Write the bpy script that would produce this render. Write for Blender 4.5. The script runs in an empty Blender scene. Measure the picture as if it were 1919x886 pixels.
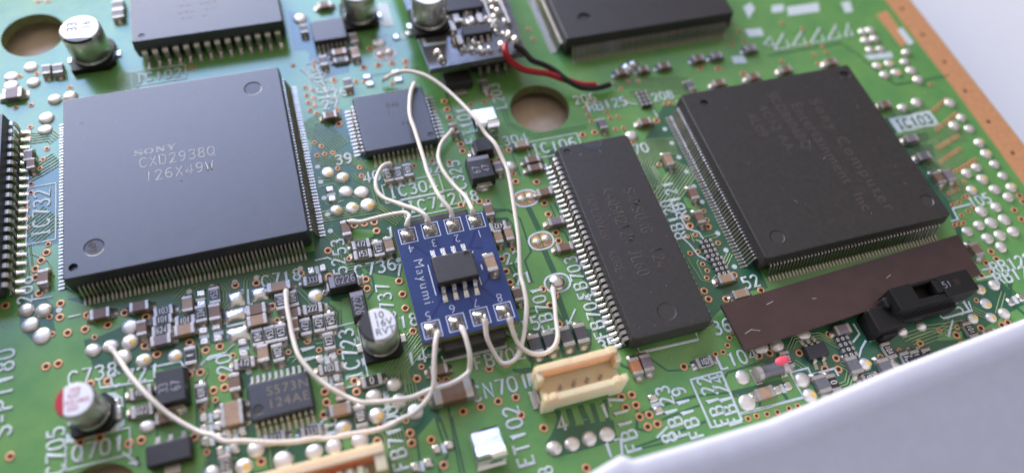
import bpy, math, random
from mathutils import Vector, Matrix
from mathutils.geometry import tessellate_polygon
random.seed(7)
PI = math.pi
# Units: 1 Blender unit = 1 mm.  Origin: centre of the large left chip, board top at z = 0, x along the board, y away from the viewer.
S = bpy.context.scene
S.unit_settings.system = 'METRIC'
S.unit_settings.scale_length = 0.001
COL = S.collection
# ------------------------------------------------------------------ camera
cd = bpy.data.cameras.new('camera')
cam = bpy.data.objects.new('camera', cd); COL.objects.link(cam); S.camera = cam
Rm = Matrix(((0.9564, -0.2826, 0.0741), (-0.2044, -0.8284, -0.5215), (0.2087, 0.4836, -0.85)))
cam.matrix_world = Matrix.Translation((18.0676, -66.3339, 83.9121)) @ Matrix((Rm[0], -Rm[1], -Rm[2])).transposed().to_4x4()
cd.sensor_fit = 'HORIZONTAL'; cd.sensor_width = 36; cd.lens = 36*1428.387/1919
cd.clip_start = 1; cd.clip_end = 5000
cd.dof.use_dof = True; cd.dof.focus_distance = 95.0; cd.dof.aperture_fstop = 0.0096
# ------------------------------------------------------------------ light: a window behind the board to the left, a soft room
wd = bpy.data.worlds.new('World'); S.world = wd; wd.use_nodes = True
bg = wd.node_tree.nodes['Background']; bg.inputs[0].default_value = (1.0, 0.94, 0.88, 1); bg.inputs[1].default_value = 0.11
def area(name, az, el, dist, sx, sy, power, color):
    l = bpy.data.lights.new(name, 'AREA'); l.shape = 'RECTANGLE'; l.size = sx; l.size_y = sy; l.energy = power; l.color = color
    o = bpy.data.objects.new(name, l); COL.objects.link(o)
    d = Vector((math.cos(el)*math.cos(az), math.cos(el)*math.sin(az), math.sin(el)))
    o.location = Vector((30, -10, 0)) + d*dist
    o.rotation_euler = d.to_track_quat('Z', 'Y').to_euler()
    return o
R = math.radians
area('window_sky', R(107), R(42), 700, 620, 210, 4.5e6, (0.36, 0.52, 1.0))
area('window_low', R(110), R(17), 700, 640, 230, 8.0e6, (1.0, 0.91, 0.78))
c = area('ceiling_light', R(75), R(70), 900, 1300, 1300, 3.1e6, (1.0, 0.91, 0.82))
c.location = (200, 220, 800); c.rotation_euler = (0, 0, 0)
S.view_settings.view_transform = 'Standard'; S.view_settings.look = 'None'; S.view_settings.exposure = 0.0; S.view_settings.gamma = 1
S.cycles.use_denoising = True
S.cycles.max_bounces = 8
# ------------------------------------------------------------------ materials
MATS = {}
def mat(name, col, rough=.5, metal=0., noise=0., nscale=2., bump=0., bscale=8., coat=0., sss=0., spec=.5, col2=None, rnoise=0.):
    m = bpy.data.materials.new(name); m.use_nodes = True; nt = m.node_tree; b = nt.nodes['Principled BSDF']
    b.inputs['Base Color'].default_value = (*col, 1); b.inputs['Roughness'].default_value = rough; b.inputs['Metallic'].default_value = metal
    b.inputs['Specular IOR Level'].default_value = spec
    if coat: b.inputs['Coat Weight'].default_value = coat; b.inputs['Coat Roughness'].default_value = .12
    if sss:
        b.inputs['Subsurface Weight'].default_value = sss; b.inputs['Subsurface Radius'].default_value = (2.4, .95, .35); b.inputs['Subsurface Scale'].default_value = 1.0
    tc = nt.nodes.new('ShaderNodeTexCoord')
    geo = nt.nodes.new('ShaderNodeNewGeometry')
    if noise or col2:
        n = nt.nodes.new('ShaderNodeTexNoise'); n.inputs['Scale'].default_value = nscale; n.inputs['Detail'].default_value = 5; n.inputs['Roughness'].default_value = .6
        nt.links.new(geo.outputs['Position'], n.inputs['Vector'])
        r = nt.nodes.new('ShaderNodeValToRGB'); nt.links.new(n.outputs['Fac'], r.inputs['Fac'])
        c2 = col2 or col
        r.color_ramp.elements[0].position = .3; r.color_ramp.elements[1].position = .7
        r.color_ramp.elements[0].color = (*[max(0, c*(1-noise)) for c in col], 1); r.color_ramp.elements[1].color = (*[min(1, c*(1+noise)) for c in c2], 1)
        nt.links.new(r.outputs['Color'], b.inputs['Base Color'])
        if rnoise:
            mr = nt.nodes.new('ShaderNodeMapRange'); mr.inputs[3].default_value = rough-rnoise; mr.inputs[4].default_value = rough+rnoise
            nt.links.new(n.outputs['Fac'], mr.inputs[0]); nt.links.new(mr.outputs[0], b.inputs['Roughness'])
    if bump:
        n = nt.nodes.new('ShaderNodeTexNoise'); n.inputs['Scale'].default_value = bscale; n.inputs['Detail'].default_value = 3
        nt.links.new(geo.outputs['Position'], n.inputs['Vector'])
        bp = nt.nodes.new('ShaderNodeBump'); bp.inputs['Strength'].default_value = 1; bp.inputs['Distance'].default_value = bump
        nt.links.new(n.outputs['Fac'], bp.inputs['Height']); nt.links.new(bp.outputs['Normal'], b.inputs['Normal'])
    MATS[name] = m; return m
mat('mask_green', (.112, .312, .092), .22, noise=.12, nscale=.22, col2=(.142, .306, .080), bump=.004, bscale=1.0, rnoise=.04, spec=.7)
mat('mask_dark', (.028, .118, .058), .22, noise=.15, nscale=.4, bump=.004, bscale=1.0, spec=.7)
mat('mask_trace', (.24, .36, .16), .24, noise=.12, nscale=.6, spec=.7)
mat('laminate', (.20, .22, .09), .6, noise=.2, nscale=1.)
mat('copper', (.70, .34, .16), .45, metal=.3, noise=.10, nscale=1.2, bump=.01, bscale=3)
mat('hole_shade', (.018, .008, .005), .7)  # near-black that paints in the shade inside holes and slot
mat('silk', (.62, .68, .66), .55, noise=.12, nscale=3., bump=.01, bscale=10)
mat('silk_white', (.72, .74, .80), .5)
mat('chip_plastic', (.027, .022, .021), .46, noise=.25, nscale=1.5, bump=.018, bscale=11., rnoise=.04, spec=.68)
mat('chip_plastic_smooth', (.020, .021, .034), .42, noise=.3, nscale=.5, bump=.006, bscale=12., rnoise=.05, spec=.9)
mat('chip_dimple', (.045, .040, .038), .34)
mat('laser_mark', (.42, .42, .44), .7)
mat('gold_mark', (.22, .18, .13), .6)
mat('faint_mark', (.074, .056, .048), .65)
mat('tin', (.50, .455, .41), .36, metal=.9, noise=.1, nscale=2.)
mat('solder', (.68, .655, .62), .27, metal=.95, noise=.06, nscale=2., bump=.03, bscale=3.)
mat('dome_solder', (.80, .745, .68), .38, metal=.6, noise=.08, nscale=1.5, bump=.03, bscale=2.)
mat('flux', (.80, .52, .14), .3, coat=.5, noise=.2, nscale=2.)
mat('terminal', (.45, .415, .38), .45, metal=.65, noise=.12, nscale=2., bump=.03, bscale=4.)
mat('cap_tan', (.40, .255, .16), .5, noise=.12, nscale=2.)
mat('cap_brown', (.20, .115, .075), .5, noise=.15, nscale=2.)
mat('cap_mauve', (.22, .17, .19), .5, noise=.12, nscale=2.)
mat('cap_orange', (.42, .17, .07), .5, noise=.12, nscale=2.)
mat('cap_grey', (.13, .13, .14), .5, noise=.12, nscale=2.)
mat('ferrite', (.075, .066, .066), .5, noise=.2, nscale=3., bump=.02, bscale=8.)
mat('resist_body', (.50, .48, .45), .5)
mat('resist_coat', (.022, .020, .020), .35, bump=.01, bscale=8.)
mat('resist_print', (.55, .53, .50), .6)
mat('wire_white', (.86, .77, .66), .38, noise=.05, nscale=.5, sss=.0, bump=.02, bscale=1.5)
mat('wire_red', (.42, .012, .018), .35)
mat('wire_black', (.012, .012, .014), .35)
mat('blue_mask', (.020, .045, .165), .28, noise=.15, nscale=.6, bump=.008, bscale=2.)
mat('blue_trace', (.012, .020, .13), .28)
mat('can_metal', (.66, .66, .63), .30, metal=.85, noise=.06, nscale=1., bump=.008, bscale=4.)
mat('can_top', (.86, .85, .87), .42, metal=.1)
mat('can_black', (.045, .040, .042), .4)
mat('can_red', (.50, .012, .03), .4)
mat('print_black', (.03, .03, .035), .5)
mat('print_red', (.50, .05, .07), .5)
mat('base_black', (.010, .009, .009), .5, bump=.03, bscale=4., spec=.35)
mat('nylon', (.91, .70, .47), .45, sss=.6, noise=.04, nscale=.6, bump=.02, bscale=2.)
mat('clip_metal', (.82, .83, .85), .16, metal=1., bump=.01, bscale=2.)
mat('film_brown', (.060, .030, .028), .33, noise=.15, nscale=.4, bump=.01, bscale=5.)
mat('tant_black', (.030, .028, .031), .42, bump=.012, bscale=8.)
mat('tant_band', (.26, .25, .30), .5)
mat('shell_white', (.80, .785, .865), .48, noise=.03, nscale=.6, bump=.012, bscale=6.)
mat('table_white', (.80, .79, .80), .55, noise=.02, nscale=.02)
mat('module_mask', (.16, .155, .16), .2, metal=.4, noise=.25, nscale=.8, bump=.01, bscale=2.)  # lightened, part-metallic grey puts a silvery glare into the colour
mat('tray_tan', (.78, .60, .46), .6, noise=.1, nscale=.5)  # tints and brightens what shows through the board holes
mat('magenta_mark', (.80, .08, .12), .5)
mat('melf_grey', (.12, .12, .13), .28, coat=.4)
# ------------------------------------------------------------------ mesh building
class MB:
    def __init__(s): s.v = []; s.f = []; s.m = []; s.sm = []; s.names = []
    def mi(s, m):
        if m not in s.names: s.names.append(m)
        return s.names.index(m)
    def add(s, vs, fs, m, smooth=False):
        b = len(s.v); s.v += [tuple(p) for p in vs]; i = s.mi(m)
        for f in fs: s.f.append([b+k for k in f]); s.m.append(i); s.sm.append(smooth)
    def rings(s, rs, m, cap0=True, cap1=True, smooth=False, closed=True):
        n = len(rs[0]); vs = [p for r in rs for p in r]; fs = []
        for a in range(len(rs)-1):
            for k in range(n if closed else n-1):
                k2 = (k+1) % n
                fs.append((a*n+k, a*n+k2, (a+1)*n+k2, (a+1)*n+k))
        s.add(vs, fs, m, smooth)
        if cap0: s.add(rs[0], [tuple(range(n-1, -1, -1))], m)
        if cap1: s.add(rs[-1], [tuple(range(n))], m)
    def box(s, x0, x1, y0, y1, z0, z1, m, ch=0.):
        """a box whose top and upright edges are chamfered by ch"""
        if not ch:
            q = [(x0, y0), (x1, y0), (x1, y1), (x0, y1)]
            s.rings([[(x, y, z) for x, y in q] for z in (z0, z1)], m); return
        def oc(i, c): return [(x0+i+c, y0+i), (x1-i-c, y0+i), (x1-i, y0+i+c), (x1-i, y1-i-c), (x1-i-c, y1-i), (x0+i+c, y1-i), (x0+i, y1-i-c), (x0+i, y0+i+c)]
        c = ch
        s.rings([[(x, y, z0) for x, y in oc(0, c)], [(x, y, z1-c) for x, y in oc(0, c)], [(x, y, z1-c*.3) for x, y in oc(c*.3, c*.9)], [(x, y, z1) for x, y in oc(c, c*.7)]], m)
    def prism(s, poly, z0, z1, m, holes=(), side=None):
        ps = [[Vector((x, y, 0)) for x, y in poly]]+[[Vector((x, y, 0)) for x, y in h] for h in holes]
        tri = tessellate_polygon(ps); flat = [p for q in ps for p in q]
        up = []
        for t in tri:
            a, b, c = (flat[i] for i in t)
            up.append(t if (b-a).cross(c-a).z > 0 else (t[0], t[2], t[1]))
        s.add([(p.x, p.y, z1) for p in flat], up, m)
        if z0 is None: return
        s.add([(p.x, p.y, z0) for p in flat], [(t[0], t[2], t[1]) for t in up], side or m)
        for q in ps:
            n = len(q)
            ar = sum(q[i].x*q[(i+1) % n].y-q[(i+1) % n].x*q[i].y for i in range(n))
            fs = []
            for i in range(n):
                j = (i+1) % n; f = (i, j, n+j, n+i)
                if (ar < 0) == (q is ps[0]): f = f[::-1]
                fs.append(f)
            s.add([(p.x, p.y, z0) for p in q]+[(p.x, p.y, z1) for p in q], fs, side or m)
    def lathe(s, prof, cx, cy, m, n=32, smooth=True, cap0=False, cap1=False):
        s.rings([[(cx+r*math.cos(2*PI*k/n), cy+r*math.sin(2*PI*k/n), z) for k in range(n)] for r, z in prof], m, cap0, cap1, smooth)
    def tube(s, pts, r, m, n=8, smooth=True, flat=1.):
        pts = [Vector(p) for p in pts]; rs = []
        up = Vector((0, 0, 1))
        for i, p in enumerate(pts):
            a = pts[max(i-1, 0)]; b = pts[min(i+1, len(pts)-1)]
            t = (b-a); t = t.normalized() if t.length > 1e-9 else Vector((1, 0, 0))
            sd = t.cross(up)
            if sd.length < 1e-4: sd = Vector((1, 0, 0))
            sd.normalize(); nn = sd.cross(t).normalized()
            k = 1.
            if 0 < i < len(pts)-1:
                c = (p-a).normalized().dot((b-p).normalized()); k = min(1.6, 1/math.sqrt(max(.3, (1+c)/2)))
            rr = r(i/(len(pts)-1)) if callable(r) else r
            rs.append([p+sd*math.cos(2*PI*q/n)*rr*k+nn*math.sin(2*PI*q/n)*rr*flat for q in range(n)])
        s.rings(rs, m, True, True, smooth)
    def strip(s, prof, w, m, th=.12):
        """a bent metal strip: prof = [(u, z)...], extruded w wide along y (origin at y=0)"""
        n = len(prof); rs = []
        off = []
        for i in range(n):
            a = prof[max(0, i-1)]; b = prof[min(n-1, i+1)]
            dx, dz = b[0]-a[0], b[1]-a[1]; l = math.hypot(dx, dz) or 1
            off.append((prof[i][0]+dz/l*th, prof[i][1]-dx/l*th))
        for (u, z), (u2, z2) in zip(prof, off): rs.append([(u, -w/2, z), (u, w/2, z), (u2, w/2, z2), (u2, -w/2, z2)])
        s.rings(rs, m)
    def mesh(s, name):
        me = bpy.data.meshes.new(name); me.from_pydata(s.v, [], s.f)
        for nm in s.names: me.materials.append(MATS[nm])
        me.polygons.foreach_set('material_index', s.m); me.polygons.foreach_set('use_smooth', s.sm); me.update(); return me
    def build(s, name, parent=None, loc=(0, 0, 0), rot=0., kind=None):
        return put(name, s.mesh(name), parent, loc, rot, kind)
def put(name, me, parent=None, loc=(0, 0, 0), rot=0., kind=None):
    o = bpy.data.objects.new(name, me); COL.objects.link(o); o.location = loc; o.rotation_euler = (0, 0, rot)
    if parent: o.parent = parent
    if kind: o['kind'] = kind
    return o
def tag(o, label, cat, group=None):
    o['label'] = label; o['category'] = cat
    if group: o['group'] = group
    return o
def thing(name, label, cat, loc=(0, 0, 0), rot=0., group=None): return tag(put(name, None, None, loc, rot), label, cat, group)
CACHE = {}
def cached(key, fn):
    if key not in CACHE: CACHE[key] = fn()
    return CACHE[key]
def circ(cx, cy, r, n=40): return [(cx+r*math.cos(2*PI*k/n), cy+r*math.sin(2*PI*k/n)) for k in range(n)]
def smooth_path(pts, sub=6):
    P = [Vector(p) for p in pts]; out = []
    for i in range(len(P)-1):
        p0 = P[max(i-1, 0)]; p1 = P[i]; p2 = P[i+1]; p3 = P[min(i+2, len(P)-1)]
        for k in range(sub):
            t = k/sub
            out.append(.5*((2*p1)+(p2-p0)*t+(2*p0-5*p1+4*p2-p3)*t*t+(3*p1-p0-3*p2+p3)*t*t*t))
    out.append(P[-1]); return out
# ------------------------------------------------------------------ monoline lettering (drawn strokes on an 8 x 12 grid)
G = {
'0': ["4,12 2.2,11.4 1,9.4 .8,6 1,2.6 2.2,.6 4,0 5.8,.6 7,2.6 7.2,6 7,9.4 5.8,11.4 4,12"], '1': ["2,10 4,12 4,0"],
'2': ["1,9.6 1.8,11.2 4,12 6.2,11.2 7,9.2 6,6.8 1,0 7.2,0"], '3': ["1,10.8 3.8,12 6.2,11.2 7,9.2 6,7.2 3.6,6.4", "4,6.4 6.4,5.6 7.2,3.2 6.2,.8 4,0 1.6,.6 .8,1.8"],
'4': ["5.6,0 5.6,12 .8,3.6 8,3.6"], '5': ["6.8,12 1.8,12 1.4,6.8 4,7.4 6.2,6.6 7.2,4.2 6.6,1.6 4.4,0 2,.4 .8,1.6"],
'6': ["6.4,11.4 4.6,12 2.4,10.6 1,7 1,3.4 2.2,.8 4,0 6,.8 7,3.2 6,6 4,6.9 2,6 1.1,4"], '7': ["1,12 7.2,12 3.4,0"],
'8': ["4,12 2,11.2 1.3,9.4 2,7.4 4,6.4 6,7.4 6.7,9.4 6,11.2 4,12", "4,6.4 1.8,5.4 .9,3.2 1.8,.8 4,0 6.2,.8 7.1,3.2 6.2,5.4 4,6.4"],
'9': ["1.6,.6 3.4,0 5.6,1.4 7,5 7,8.6 5.8,11.2 4,12 2,11.2 1,8.8 2,6 4,5.1 6,6 6.9,8"],
'A': ["0.6,0 4,12 7.4,0", "1.8,4 6.2,4"], 'B': ["1,0 1,12 5,12 6.8,10.8 6.8,8 5,6.5 1,6.5", "5,6.5 7.2,5 7.2,1.6 5.2,0 1,0"],
'C': ["7,10 5.6,11.6 4,12 2,11 .9,8.4 .8,6 .9,3.6 2,1 4,0 5.6,.4 7,2"], 'D': ["1,0 1,12 4.2,12 6.6,10 7.2,6 6.6,2 4.2,0 1,0"],
'E': ["7,12 1,12 1,0 7,0", "1,6.3 5.6,6.3"], 'F': ["7,12 1,12 1,0", "1,6.3 5.6,6.3"], 'G': ["7,10 5.4,11.7 4,12 2,11 .9,8 .9,4 2,1 4,0 6,.6 7.1,2.4 7.1,5.4 4.6,5.4"],
'H': ["1,0 1,12", "7,0 7,12", "1,6.3 7,6.3"], 'I': ["4,0 4,12", "2.2,0 5.8,0", "2.2,12 5.8,12"], 'J': ["2,12 7,12", "5,12 5,2.4 3.8,.4 2,.2 .9,1.6"], 'K': ["1,0 1,12", "7,12 1.2,5.2 7.2,0"], 'L': ["1,12 1,0 7,0"],
'M': ["1,0 1,12 4,5 7,12 7,0"], 'N': ["1,0 1,12 7,0 7,12"], 'O': ["4,12 2,11 .8,8 .8,4 2,1 4,0 6,1 7.2,4 7.2,8 6,11 4,12"], 'P': ["1,0 1,12 5,12 7,10.4 7,7.4 5,6 1,6"],
'Q': ["4,12 2,11 .8,8 .8,4 2,1 4,0 6,1 7.2,4 7.2,8 6,11 4,12", "4.6,3.4 7.6,-.6"], 'R': ["1,0 1,12 5,12 7,10.4 7,7.6 5,6.2 1,6.2", "4.4,6.2 7.2,0"], 'S': ["7,10.4 5.2,11.8 2.6,11.8 1,9.8 1.4,7.4 4,6.2 6.6,5 7.2,2.6 5.6,.4 2.8,.2 .8,1.8"],
'T': ["0.6,12 7.4,12", "4,12 4,0"], 'U': ["1,12 1,3 2.4,.5 4,0 5.6,.5 7,3 7,12"], 'V': ["0.6,12 4,0 7.4,12"], 'W': ["0.5,12 2.2,0 4,8 5.8,0 7.5,12"], 'X': ["1,12 7,0", "1,0 7,12"], 'Y': ["1,12 4,6 7,12", "4,6 4,0"], 'Z': ["1,12 7,12 1,0 7,0"], '-': ["1.5,6 6.5,6"], ' ': []}
def gl(ch): return [[tuple(map(float, p.split(','))) for p in st.split()] for st in G.get(ch, [])]
def stroke_text(txt, h, w, m, adv=9.6, flat=.25, z=.012, asp=1.):
    """lettering as one mesh centred on the origin; h = cap height, w = stroke width"""
    def mk():
        mb = MB(); k = h/12; tw = (len(txt)-1)*adv*k*asp+8*k*asp
        for i, c in enumerate(txt):
            for st in gl(c):
                mb.tube([(-tw/2+(i*adv+x)*k*asp, (y-6)*k, z) for x, y in st], w/2, m, n=6, flat=flat)
        return mb.mesh('lettering')
    return cached(('st', txt, h, w, m, adv, asp), mk)
def type_text(txt, h, m, ext=.01, space=1., bold=0.):
    """lettering in a printed sans face as one mesh centred on the origin"""
    def mk():
        cu = bpy.data.curves.new('type', 'FONT'); cu.body = txt; cu.size = h/.69; cu.extrude = ext; cu.align_x = 'CENTER'; cu.align_y = 'CENTER'; cu.space_character = space; cu.offset = bold; cu.resolution_u = 4
        o = bpy.data.objects.new('type', cu); COL.objects.link(o)
        dg = bpy.context.evaluated_depsgraph_get(); me = bpy.data.meshes.new_from_object(o.evaluated_get(dg))
        bpy.data.objects.remove(o); me.materials.clear(); me.materials.append(MATS[m]); return me
    return cached(('ty', txt, h, m, space, bold), mk)
# ------------------------------------------------------------------ DATA in millimetres on the board plane
VIAS=[(-21.42, -13.47, 1), (-15.48, -14.75, 1), (-17.8, -12.77, 1), (-18.29, -10.5, 1), (-18.31, -9.26, 1), (-17.67, -8.24, 1), (-17.08, -7.24, 1), (-16.89, -6.08, 0), (-19.04, 3.71, 0), (-19.01, 2.29, 0), (-19.44, 0.86, 0), (-19.42, -0.1, 0), (-19.38, -1.55, 0), (-19.35, -3.06, 0), (-12.55, -17.02, 1), (-8.52, -17.75, 1), (-6.21, -18.89, 1), (-15.52, -16.55, 1), (-16.64, -16.21, 0),
 (-21.22, 17.22, 0), (-19.31, 17.25, 0), (-19.34, 13.31, 0), (-19.51, 11.35, 0), (-17.22, 9.07, 0), (-17.69, 7.42, 0), (-18.0, 5.99, 0), (-16.33, -18.52, 0), (-14.7, -18.8, 1), (-16.95, -22.44, 1), (-15.68, -22.42, 1), (-10.54, -25.9, 1), (-12.83, -18.82, 1), (-10.37, -18.89, 1), (-11.82, -20.09, 0), (-6.48, -22.59, 1), (-5.24, -23.99, 1), (-1.65, -23.43, 1), (0.03, -24.84, 1), (1.6, -24.79, 1),
 (-0.78, -27.42, 1), (-1.99, -27.37, 1), (1.57, -28.71, 1), (1.64, -29.94, 1), (0.43, -29.95, 1), (0.52, -31.1, 0), (-0.9, -31.79, 0), (2.9, -26.28, 0), (-8.61, -33.66, 1), (-7.37, -33.63, 1), (-1.99, -34.71, 1), (-0.88, -36.71, 0), (-12.38, -25.78, 1), (-20.3, -31.9, 1), (-13.46, -32.24, 1), (-11.51, -32.2, 1), (4.12, -17.19, 1), (6.55, -17.51, 1), (11.86, -17.47, 1), (7.98, -21.08, 1),
 (8.3, -23.07, 0), (9.01, -27.43, 0), (18.93, -2.77, 0), (21.75, -3.29, 0), (21.78, -4.68, 0), (28.91, -4.67, 0), (31.48, -4.39, 0), (33.7, -5.14, 0), (19.45, -12.16, 1), (20.72, -12.19, 1), (21.99, -12.3, 1), (22.02, -13.67, 1), (15.58, -15.08, 1), (17.91, -16.87, 0), (19.38, -20.22, 1), (19.28, -21.54, 1), (23.28, -21.47, 1), (23.3, -23.35, 1), (23.24, -25.28, 1), (33.56, -12.31, 1),
 (34.84, -12.38, 0), (36.01, -12.37, 1), (37.15, -12.58, 0), (15.13, -18.76, 1), (23.47, -28.46, 1), (23.4, -33.07, 0), (22.59, -34.37, 1), (11.3, -26.54, 1), (12.42, -28.06, 0), (14.68, -28.89, 0), (15.69, -32.85, 1), (12.23, -33.24, 1), (12.22, -34.51, 1), (11.71, -35.84, 1), (15.67, -34.16, 1), (25.79, -35.4, 1), (24.71, -35.18, 1), (22.64, -36.64, 1), (30.95, -35.29, 1), (32.97, -35.29, 1),
 (30.88, -39.39, 1), (28.78, -39.49, 1), (26.71, -39.48, 1), (20.46, -40.36, 1), (20.39, -41.48, 1), (22.53, -41.71, 1), (16.82, -40.31, 1), (4.5, -39.22, 1), (17.52, -38.61, 0), (20.32, -38.84, 0), (23.22, -44.75, 1), (36.42, -21.54, 1), (36.48, -23.4, 1), (38.17, -20.5, 0), (44.36, -16.5, 1), (44.4, -19.45, 1), (44.38, -20.72, 1), (44.38, -14.66, 1), (36.55, -24.99, 1), (32.97, -39.46, 1),
 (32.94, -41.59, 1), (35.01, -43.7, 1), (38.19, -49.16, 1), (44.87, -42.57, 1), (46.14, -42.64, 1), (44.9, -43.87, 1), (46.16, -43.92, 1), (46.06, -45.34, 1), (47.23, -45.39, 1), (46.54, -46.66, 1), (47.73, -46.66, 1), (53.51, -40.98, 1), (57.93, -40.47, 0), (58.94, -40.49, 0), (59.86, -39.83, 0), (60.52, -39.01, 0), (61.12, -38.25, 0), (63.05, -42.05, 1), (40.72, -31.97, 1), (58.28, -48.85, 0),
 (59.4, -48.81, 0), (60.71, -48.94, 0), (41.64, -10.39, 1), (41.72, -9.11, 0), (44.38, -11.11, 1), (62.1, -12.31, 0), (64.63, -23.47, 1), (62.33, -21.43, 1), (62.29, -22.75, 1), (61.22, -24.17, 0), (62.36, -24.22, 0), (64.88, -26.14, 0), (60.57, -26.69, 0), (61.68, -26.71, 0), (61.54, -28.6, 0), (61.72, -29.63, 0), (61.21, -30.6, 0), (64.88, -31.09, 1), (60.12, -32.25, 1), (60.18, -33.45, 1),
 (62.4, -34.02, 1), (67.36, -34.01, 1), (65.07, -21.0, 0), (64.9, -22.45, 0), (40.24, -26.94, 1), (41.46, -28.16, 1), (40.47, -29.32, 1), (55.38, -0.19, 0), (55.27, -1.47, 0), (55.35, -2.8, 0), (53.26, -4.8, 1), (55.11, -4.79, 1), (58.2, -1.54, 0), (58.25, -2.77, 0), (59.51, -2.78, 0), (58.26, -4.91, 0), (59.51, -4.96, 0), (61.78, 2.14, 0), (63.43, 3.54, 0), (64.96, 3.17, 0), (61.64, -0.19, 0),
 (64.77, -4.78, 1), (67.33, -2.08, 0), (68.22, -2.03, 0), (75.42, 3.51, 1), (78.15, 2.76, 1), (81.57, 0.93, 1), (85.11, 9.51, 0), (84.83, 7.24, 0), (82.71, 7.17, 0), (59.93, -7.69, 0), (51.87, 16.97, 0), (51.92, 14.77, 0), (42.3, 4.99, 0), (41.14, -5.0, 0), (42.28, -5.02, 1), (40.39, -6.27, 0), (39.29, -6.41, 1), (27.28, 18.11, 1), (25.66, 14.54, 1), (27.84, 14.5, 1), (29.88, 14.46, 1),
 (31.9, 14.39, 1), (31.75, 13.2, 0), (21.03, 12.94, 1), (18.96, 17.11, 0), (18.81, 16.15, 0), (15.82, 17.06, 0), (16.83, 12.45, 0), (17.8, 11.78, 0), (16.86, 10.94, 0), (17.69, 10.23, 0), (16.9, 9.55, 0), (17.75, 8.84, 0), (16.93, 8.08, 0), (17.69, 7.33, 0), (20.4, 4.77, 1), (20.58, 7.28, 0), (16.6, 2.25, 0), (17.42, 1.42, 0), (16.59, 0.03, 0), (17.63, 0.0, 0), (18.72, -0.03, 0), (35.66, 5.6, 1),
 (35.66, 4.0, 1), (35.65, 2.46, 1), (35.98, -2.52, 1), (35.92, -3.74, 1), (39.15, 4.18, 0), (41.27, 4.23, 0), (24.07, 11.98, 0), (25.27, 11.82, 0), (29.11, 10.5, 0), (-20.87, 22.99, 0), (-14.37, 19.41, 0), (-18.8, 37.96, 0), (-17.43, 37.76, 0), (1.33, 19.87, 0), (2.19, 19.68, 0), (-18.67, 23.02, 0), (92.87, 9.76, 0), (94.68, 4.39, 0), (96.99, 3.49, 0), (96.94, 2.2, 0), (94.78, 2.15, 0),
 (94.4, 0.25, 0), (88.9, 2.04, 0), (95.62, 7.7, 0), (110.23, -7.72, 0), (111.03, -29.48, 1), (110.88, -30.52, 1), (108.7, -31.45, 1), (108.73, -33.0, 1), (99.35, -37.87, 1), (101.15, -37.69, 1), (101.12, -36.49, 1), (99.33, -39.34, 1), (97.54, -39.4, 1), (94.61, -42.37, 0), (98.58, -31.5, 0), (99.32, -31.5, 0), (100.07, -31.5, 0), (100.28, -28.53, 0), (101.47, -28.34, 0), (102.62, -27.77, 0),
 (100.53, -30.39, 0), (101.85, -30.0, 0), (103.0, -29.66, 0), (73.01, -41.71, 1), (68.11, -43.01, 1), (72.31, -44.8, 1), (70.22, -45.7, 1), (71.86, -46.18, 1), (83.78, -45.77, 1), (87.23, -44.89, 0), (89.07, -46.0, 1), (89.82, -45.09, 0), (89.0, -47.3, 1), (92.79, -45.99, 1), (95.8, -46.33, 1), (96.79, -46.25, 1), (64.48, -42.06, 1), (77.87, -46.06, 0), (80.67, -45.95, 0), (62.04, -49.03, 0),
 (63.57, -48.99, 0), (64.74, -49.01, 0), (107.49, -12.56, 0), (108.35, -12.17, 0), (109.21, -11.78, 0), (110.08, -11.38, 0), (110.95, -10.99, 0), (106.0, -15.83, 0), (106.78, -15.51, 0), (107.56, -15.2, 0), (108.35, -14.88, 0), (109.15, -14.56, 0), (109.95, -14.23, 0), (110.75, -13.91, 0), (104.12, -19.01, 0), (104.81, -18.81, 0), (105.51, -18.61, 0), (106.22, -18.4, 0), (106.92, -18.2, 0),
 (107.63, -17.99, 0), (108.34, -17.79, 0), (102.99, -21.35, 0), (103.7, -21.13, 0), (104.41, -20.9, 0), (105.12, -20.67, 0), (105.84, -20.44, 0), (106.56, -20.21, 0), (107.29, -19.98, 0), (104.06, -23.5, 0), (104.78, -23.3, 0), (105.51, -23.1, 0), (106.24, -22.9, 0), (106.98, -22.7, 0), (107.71, -22.5, 0), (108.45, -22.3, 0), (103.09, -25.24, 0), (104.41, -25.33, 0), (100.91, -26.65, 0),
 (101.78, -26.43, 0), (102.64, -26.21, 0), (103.3, -27.65, 0)]
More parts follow.
